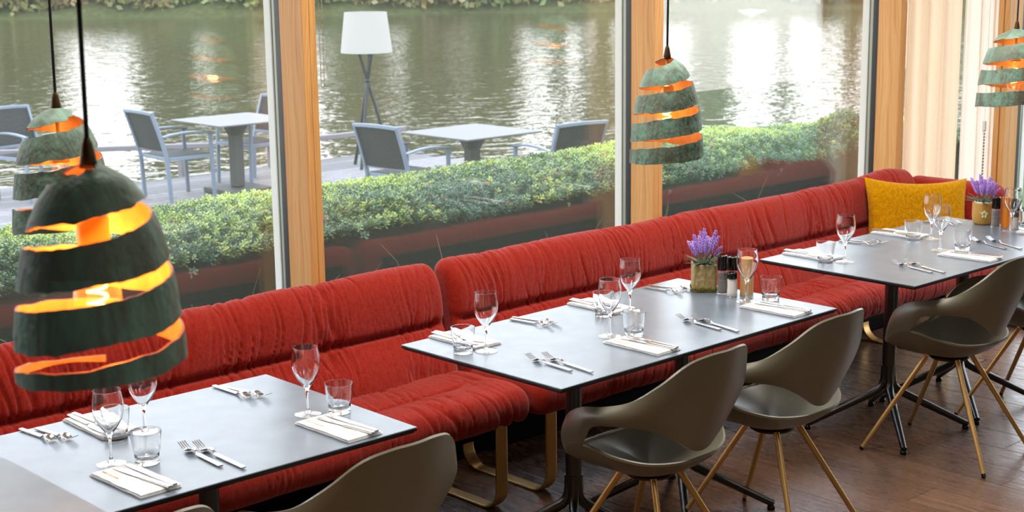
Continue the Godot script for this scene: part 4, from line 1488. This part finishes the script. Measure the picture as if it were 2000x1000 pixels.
func settings() -> void:
	var wg := thing("wine_glass", "x", "wine glass", Vector3.ZERO, 0.0, "wine glasses")
	obj("bowl_and_stem", wine_bag(), M.glass, wg)
	var foot := Bag.new()
	foot.lathe([Vector2(0.0003, 0.0003), Vector2(0.0340, 0.0003), Vector2(0.0358, 0.0010), Vector2(0.0345, 0.0028), Vector2(0.022, 0.0045), Vector2(0.0102, 0.0066), Vector2(0.0003, 0.0068)], 40)
	obj("foot", foot, M.clear, wg)
	var tm := thing("tumbler", "x", "tumbler", Vector3.ZERO, 0.0, "water tumblers")
	obj("glass_body", tumbler_bag(), M.glass, tm)
	var fk := fork("x", true)
	var kn := knife("x")
	var first := {"w": true, "t": true, "f": true, "k": true}
	var Y := 0.7502
	var put := func(key: String, proto: Node3D, called: String, label: String, at: Vector3, turn: float) -> Node3D:
		if first[key]:
			first[key] = false
			proto.position = at
			proto.rotation.y = turn
			proto.set_meta("label", label)
			return proto
		return copy(proto, called, label, at, turn)
	var wines := [[0.972, 0.389, "wine glass at the near table's right chair-side place"], [0.405, 0.376, "wine glass in front at the near table's left chair-side place"], [0.579, 0.23, "wine glass partly hidden under the large pendant on the near table"], [1.737, 0.249, "wine glass at the left end of the middle table"], [2.13, 0.396, "front wine glass of the overlapping pair on the middle table"], [2.402, 0.233, "rear wine glass of the overlapping pair on the middle table"], [2.804, 0.41, "wine glass in front of the pale candle on the middle table"], [3.598, 0.264, "wine glass at the left end of the far table"], [4.236, 0.25, "rear wine glass of the pair before the yellow cushion"], [4.047, 0.408, "front wine glass of the pair on the far table"], [4.618, 0.404, "wine glass before the orange candle on the far table"]]
	for q in wines:
		put.call("w", wg, "wine_glass", q[2], Vector3(q[0], Y, q[1]), q[0] * 3.0)
	var tums := [[1.045, 0.431, "tumbler at the near table's right end beside the napkin"], [0.472, 0.428, "front tumbler on the near table behind the left napkin"], [0.51, 0.207, "rear tumbler on the near table standing on the bench-side napkin's end"], [1.675, 0.212, "tumbler at the middle table's left end"], [2.315, 0.195, "tumbler behind the front wine glass on the middle table"], [2.188, 0.447, "tumbler behind the middle table's chair-side left napkin"], [2.89, 0.448, "tumbler at the middle table's right end"], [3.539, 0.216, "tumbler at the far table's left end"], [4.167, 0.209, "tumbler in front of the yellow cushion on the far table"], [4.121, 0.463, "tumbler behind the far table's chair-side napkin"], [4.714, 0.418, "tumbler cut off by the right picture edge"]]
	for q in tums:
		put.call("t", tm, "tumbler", q[2], Vector3(q[0], Y, q[1]), q[0] * 5.0)
	# napkins: place, turn, words; knives lie on them
	var naps := [[0.955, 0.545, 0.02, "near table's right chair-side"], [0.385, 0.525, 0.03, "near table's left chair-side"], [0.535, 0.085, -0.02, "near table's bench-side"], [1.775, 0.105, 0.0, "middle table's left bench-side"], [2.402, 0.10, 0.0, "middle table's right bench-side"], [2.108, 0.552, 0.0, "middle table's left chair-side"], [2.776, 0.556, 0.03, "middle table's right chair-side"], [3.612, 0.105, -0.02, "far table's left bench-side"], [4.235, 0.105, 0.0, "far table's right bench-side"], [4.010, 0.562, 0.04, "far table's left chair-side"], [4.640, 0.556, 0.0, "far table's right chair-side"]]
	var nm := [napkin_bag(1).mesh(), napkin_bag(2).mesh(), napkin_bag(3).mesh()]
	for i in naps.size():
		var q = naps[i]
		var nk := thing("napkin", "folded white napkin at the %s place" % q[3], "napkin", Vector3(q[0], Y, q[1]), q[2], "folded napkins")
		obj("folded_cloth", nm[i % 3], M.napkin, nk)
		var bench: bool = q[1] < 0.3
		if not bench:
			var g := Bag.new()
			var pts := []
			var rad := []
			for k in 40:
				var t := k / 39.0
				pts.append(Vector3(-0.030 + 0.003 * sin(t * 50.0), 0.0090, -0.095 + 0.070 * t + 0.004 * cos(t * 50.0)))
				rad.append(0.0007)
			g.tube(pts, rad, 4)
			obj("gold_embroidery", g, M.gold_thread, nk)
		var turn: float = q[2] + (PI if bench else 0.0)
		var s := -1.0 if bench else 1.0
		for k in 2:
			var dx: float = s * [0.008, 0.032][k]
			var dz: float = s * [0.012, 0.006][k]
			var words: String = ["left", "right"][k]
			put.call("k", kn, "table_knife", "steel knife, the %s of two on the %s napkin" % [words, q[3]], Vector3(q[0] + dx + q[2] * 0.02, Y + 0.0088, q[1] + dz), turn + [0.10, 0.02][k])
	# forks: handle end x, z; tine end x, z
	var forks := [[0.937, -0.018, 0.945, 0.183, "near table's right bench-side place, left"], [0.951, 0.0, 0.98, 0.198, "near table's right bench-side place, right"], [0.368, -0.034, 0.388, 0.140, "near table's left bench-side place, left"], [0.400, -0.01, 0.424, 0.158, "near table's left bench-side place, right"], [0.580, 0.585, 0.591, 0.385, "near table's chair-side place, left"], [0.612, 0.635, 0.620, 0.405, "near table's chair-side place, right"], [2.058, 0.012, 2.084, 0.194, "middle table's left bench-side place, left"], [2.078, 0.0, 2.127, 0.182, "middle table's left bench-side place, right"], [2.722, 0.008, 2.745, 0.174, "middle table's right bench-side place, left"], [2.755, 0.002, 2.806, 0.176, "middle table's right bench-side place, right"], [1.752, 0.600, 1.767, 0.399, "middle table's left chair-side place, left"], [1.782, 0.661, 1.811, 0.42, "middle table's left chair-side place, right"], [2.429, 0.602, 2.458, 0.395, "middle table's right chair-side place, left"], [2.446, 0.672, 2.495, 0.423, "middle table's right chair-side place, right"], [3.928, 0.008, 3.952, 0.18, "far table's left bench-side place, left"], [3.955, 0.012, 4.031, 0.185, "far table's left bench-side place, right"], [3.645, 0.620, 3.701, 0.416, "far table's left chair-side place, left"], [3.668, 0.672, 3.753, 0.429, "far table's left chair-side place, right"], [4.552, 0.012, 4.583, 0.18, "far table's right bench-side place, left"], [4.58, 0.012, 4.648, 0.188, "far table's right bench-side place, right"], [4.239, 0.59, 4.321, 0.39, "far table's right chair-side place, left"], [4.278, 0.640, 4.382, 0.423, "far table's right chair-side place, right"]]
	for q in forks:
		var a := Vector3(q[0], Y, q[1])
		var b := Vector3(q[2], Y, q[3])
		var d := (b - a).normalized()
		var turn := atan2(-d.x, -d.z)
		var L := (b - a).length()
		var at := a + d * (L * 0.605)
		var n: Node3D = put.call("f", fk, "fork", "steel fork at the %s of the pair" % q[4], at, turn)
		n.scale = Vector3(1.12, 1.0, clampf(L / 0.198, 0.85, 1.16))

func mill(label: String, at: Vector3, h: float, r: float, fill: Material, low_cap: bool) -> void:
	var o := thing("spice_mill", label, "mill", at, 0.0, "spice mills")
	var hb := h * (0.62 if not low_cap else 0.74)
	var g := Bag.new()
	g.lathe([Vector2(0, 0.0), Vector2(r, 0.0), Vector2(r * 1.03, 0.003), Vector2(r * 0.97, hb * 0.3), Vector2(r * 0.92, hb * 0.55), Vector2(r * 0.98, hb * 0.85), Vector2(r * 0.98, hb)], 24)
	obj("glass_body", g, M.clear, o)
	var f := Bag.new()
	f.lathe([Vector2(0, 0.004), Vector2(r * 0.92, 0.004), Vector2(r * 0.86, hb * 0.3), Vector2(r * 0.82, hb * 0.55), Vector2(r * 0.85, hb * (0.62 if not low_cap else 0.95)), Vector2(0, hb * (0.62 if not low_cap else 0.95))], 20)
	obj("contents", f, fill, o)
	var c := Bag.new()
	c.lathe([Vector2(0, hb), Vector2(r * 0.98, hb), Vector2(r * 1.0, hb + 0.002), Vector2(r * 0.98, h - 0.006), Vector2(r * 0.88, h - 0.001), Vector2(r * 0.6, h), Vector2(r * 0.5, h - 0.003), Vector2(0, h - 0.003)], 24)
	obj("cap", c, M.capblack, o)
	if not low_cap:
		var b := Bag.new()
		b.lathe([Vector2(0, hb * 0.64), Vector2(r * 0.88, hb * 0.64), Vector2(r * 0.88, hb * 0.86), Vector2(0, hb * 0.86)], 20)
		obj("grinder", b, M.cord, o)

func candle(label: String, at: Vector3, h: float, r: float, m: Material) -> void:
	var o := thing("candle", label, "candle", at, 0.0, "pillar candles")
	var g := Bag.new()
	g.lathe([Vector2(0, 0), Vector2(r, 0), Vector2(r, 0.0), Vector2(r, h - 0.003), Vector2(r * 0.93, h), Vector2(r * 0.82, h), Vector2(r * 0.72, h - 0.007), Vector2(0, h - 0.010)], 28)
	obj("wax_body", g, m, o)
	var w := Bag.new()
	w.tube([Vector3(0, h - 0.012, 0), Vector3(0.001, h - 0.003, 0)], [0.0012, 0.001], 6)
	obj("wick", w, M.cord, o)

func centrepieces() -> void:
	var Y := 0.7502
	lavender("purple lavender in a square mossy pot on the middle table", Vector3(2.845, Y, 0.185), true, 21)
	mill("tall pepper mill with black cap beside the square lavender pot", Vector3(2.843, Y, 0.272), 0.140, 0.0185, M.pepper, false)
	mill("second black-capped mill between the pepper mill and the candle", Vector3(2.895, Y, 0.276), 0.128, 0.0185, M.pepper, false)
	mill("short salt shaker with white salt on the middle table", Vector3(2.834, Y, 0.322), 0.088, 0.0185, M.salt, true)
	candle("pale peach pillar candle behind the middle table's right wine glass", Vector3(2.900, Y, 0.335), 0.131, 0.0235, M.amber)
	lavender("purple lavender in a round ochre pot on the far table", Vector3(4.70, Y, 0.222), false, 22)
	mill("black-capped pepper mill beside the round lavender pot", Vector3(4.655, Y, 0.308), 0.135, 0.0185, M.pepper, false)
	candle("bright orange pillar candle on the far table", Vector3(4.70, Y, 0.330), 0.130, 0.0175, M.amber2)
	mill("white-filled mill behind the far table's right wine glass", Vector3(4.695, Y, 0.375), 0.128, 0.0185, M.salt, false)

func lavender(label: String, at: Vector3, square: bool, sd: int) -> void:
	var o := thing("potted_lavender", label, "potted plant", at, 0.0, "lavender pots")
	var r := RandomNumberGenerator.new()
	r.seed = sd
	var g := Bag.new()
	var H := 0.100 if square else 0.096
	var nz := noise(700 + sd, 1.0, 3)
	var hw := 0.0435 if square else 0.047
	var pr := [[0.0, 0.02], [0.0, 0.93], [0.02, 0.99], [0.30, 1.0], [0.95, 1.0], [1.0, 0.97], [1.0, 0.87], [0.97, 0.85], [0.2, 0.80]] if square else [[0.0, 0.02], [0.0, 0.70], [0.03, 0.82], [0.14, 0.94], [0.4, 1.0], [0.96, 1.0], [1.0, 0.98], [1.0, 0.92], [0.97, 0.90], [0.2, 0.85]]
	g.grid(64, pr.size() - 1, func(u: float, v: float) -> Vector3:
		var k: int = int(round(v * (pr.size() - 1)))
		var a := u * TAU + PI * 0.25
		var rr: float = pr[k][1] * hw
		var ca := cos(a)
		var sa := sin(a)
		if square:
			var e := pow(pow(absf(ca), 9.0) + pow(absf(sa), 9.0), -1.0 / 9.0)
			rr *= e
			rr += 0.0022 * nz.get_noise_2d(a * 5.0, pr[k][0] * 2.0)
		return Vector3(ca * rr, pr[k][0] * H, -sa * rr), false, true)
	var pot := obj("pot", g, M.pot_a if square else M.pot_b, o)
	pot.rotation.y = 0.78 if square else 0.0
	var so := Bag.new()
	so.lathe([Vector2(0.0, H * 0.86), Vector2(hw * 0.9, H * 0.86), Vector2(hw * 0.7, H * 0.93), Vector2(0, H * 0.97)], 20)
	obj("soil", so, M.potsoil, o)
	if square:
		var ms := Bag.new()
		for k in 46:
			var a := k / 46.0 * TAU
			var e := pow(pow(absf(cos(a)), 9.0) + pow(absf(sin(a)), 9.0), -1.0 / 9.0) * (hw + 0.0004)
			ms.ball(Vector3(cos(a) * e, 0.008 + r.randf() * 0.004, sin(a) * e), Vector3(0.004, 0.005 + r.randf() * 0.006, 0.004), 7, 5)
		var mo := obj("moss", ms, M.moss, o)
		mo.rotation.y = 0.78
	else:
		# pale raised blossom on the front
		var dirv := Vector3(-0.80, 0, 0.60)
		var right := Vector3(0.60, 0, 0.80)
		var em := Bag.new()
		for k in 5:
			var a := k * TAU / 5.0 + 0.3
			var p := dirv * 0.0462 + right * cos(a) * 0.009 + Vector3(0, 0.048 + sin(a) * 0.011, 0)
			em.ball(p, Vector3(0.006, 0.008, 0.006), 8, 6)
		em.ball(dirv * 0.0468 + right * -0.016 + Vector3(0, 0.056, 0), Vector3(0.004, 0.004, 0.003), 8, 6)
		obj("raised_blossom", em, M.pale_relief, o)
		var rm := Bag.new()
		rm.lathe([Vector2(hw * 0.78, H - 0.004), Vector2(hw * 0.86, H - 0.002), Vector2(hw * 0.86, H + 0.004), Vector2(hw * 0.80, H + 0.005), Vector2(hw * 0.76, H)], 28)
		obj("inner_rim", rm, M.alu, o)
	# leaves
	for k in 30:
		var a := r.randf() * TAU
		var lean := r.randf_range(0.45, 1.5)
		var L := r.randf_range(0.035, 0.068)
		var base := Vector3(cos(a) * hw * 0.45, H * 0.93, sin(a) * hw * 0.45)
		var dir := Vector3(cos(a) * lean, 1.0, sin(a) * lean).normalized()
		var side := dir.cross(Vector3.UP).normalized()
		var P := []
		for i in 6:
			var t := i / 5.0
			var w := 0.0046 * sin(PI * clampf(t * 0.9 + 0.08, 0, 1))
			var c := base + dir * L * t + Vector3(cos(a), 0, sin(a)) * 0.02 * t * t - Vector3(0, 0.016 * t * t, 0)
			P.append([c - side * w, c + Vector3(0, -0.001, 0), c + side * w])
		var lf := Bag.new()
		lf.thick(P, false, func(_i, _j): return true, 0.0006)
		obj("leaf", lf, M.lavleaf, o)
	# flower spikes
	for k in 19:
		var a := k * 2.4 + r.randf() * 0.4
		var sp := sqrt((k + 0.5) / 19.0)
		var lean := 0.50 * sp + r.randf_range(-0.05, 0.05)
		var top := 0.232 - 0.035 * sp * sp - r.randf() * 0.045
		var base := Vector3(cos(a) * 0.02 * sp, H * 0.9, sin(a) * 0.02 * sp)
		var tip := Vector3(cos(a) * lean * 0.15, top, sin(a) * lean * 0.15)
		var sk := Bag.new()
		sk.tube([base, base.lerp(tip, 0.55) + Vector3(0, 0.006, 0), tip], [0.0012, 0.0011, 0.0006], 5)
		var stem := obj("stem", sk, M.lavleaf, o)
		var fl := Bag.new()
		var n := 34
		for i in n:
			var t := lerpf(0.42, 1.0, float(i) / n)
			var c := base.lerp(tip, t) + Vector3(0, 0.006 * sin(PI * t), 0)
			var w := 0.0068 * sin(PI * clampf(0.12 + (1.0 - t) / 0.58 * 0.8, 0, 1)) + 0.0012
			var b := i * 2.4
			fl.ball(c + Vector3(cos(b) * w * 0.75, 0, sin(b) * w * 0.75), Vector3(0.0026, 0.0040, 0.0026), 6, 4)
		obj("flower_spike", fl, M.petal if k % 3 else M.petal2, stem)

func small_things() -> void:
	# cushion in the corner
	var g := Bag.new()
	for s in [1.0, -1.0]:
		g.grid(40, 40, func(u: float, v: float) -> Vector3:
			var x := u * 2 - 1
			var y := v * 2 - 1
			var pin := 1.0 - 0.15 * (1.0 - x * x) * y * y
			var pin2 := 1.0 - 0.07 * (1.0 - y * y) * x * x
			var d := pow(maxf(0.0, (1 - x * x * x * x) * (1 - y * y * y * y)), 0.42)
			return Vector3(x * 0.252 * pin2, y * 0.205 * pin, s * (0.062 * d + 0.004) ), s < 0)
	var c := obj("cushion", g, M.yellow)
	tag(c, "mustard yellow cushion leaning in the corner of the red bench", "cushion")
	var nn := Vector3(-0.62, 0.30, 0.72).normalized()
	var b := Basis.looking_at(-nn, Vector3.UP)
	c.transform = Transform3D(b * Basis(Vector3(0, 0, 1), -0.03), Vector3(5.095, 0.648, -0.352))
	# ball chain of the blind beside the first post
	blind_chain("metal ball chain hanging beside the first wooden post", Vector3(1.853, 0, -0.715), 1.50, M.chain)
	blind_chain("thin blind chain beside the corner curtain", Vector3(5.505, 0, -0.705), 1.70, M.chain)
	var o := thing("curtain_wand", "white cord with grip hanging left of the end post", "cord", Vector3(5.775, 0, -0.40))
	var gp := Bag.new()
	gp.box(Vector3(0.018, 0.055, 0.018), Vector3(0, 1.04, 0), 0.005)
	obj("grip", gp, M.napkin, o)
	var cd := Bag.new()
	var pts := []
	for k in 20:
		var t := k / 19.0
		pts.append(Vector3(-0.022 * sin(t * PI) - 0.004, 1.02 - 0.26 * t, 0.012 * sin(t * PI)))
	cd.tube(pts, range(20).map(func(_k): return 0.0016), 6)
	cd.tube([Vector3(0, 2.7, 0), Vector3(0, 1.05, 0)], [0.0014, 0.0014], 6)
	obj("cord", cd, M.napkin, o)
	var bd := Bag.new()
	for k in 14:
		bd.ball(Vector3(0.002, 1.0 - k * 0.016, 0), Vector3(0.0055, 0.0065, 0.0055), 8, 6)
	obj("bead_string", bd, M.chain, o)

func blind_chain(label: String, at: Vector3, low: float, m: Material) -> void:
	var o := thing("blind_chain", label, "chain", at)
	var bead := Bag.new()
	bead.ball(Vector3.ZERO, Vector3(0.0024, 0.0024, 0.0024), 6, 4)
	var g := Bag.new()
	var y := low
	while y < 2.7:
		for s in [0.0, 0.014]:
			g.add(bead, Transform3D(Basis(), Vector3(s, y, 0)))
		y += 0.0058
	for k in 5:
		var a := PI + k / 4.0 * PI
		g.add(bead, Transform3D(Basis(), Vector3(0.007 + 0.007 * cos(a), low + 0.007 * sin(a), 0)))
	var ch := obj("ball_chain", g, m, o)
	ch.set_meta("kind", "stuff")
	var h := Bag.new()
	h.box(Vector3(0.010, 0.028, 0.014), Vector3(-0.005, low - 0.02, 0.003), 0.002)
	obj("clip", h, M.clear, o)
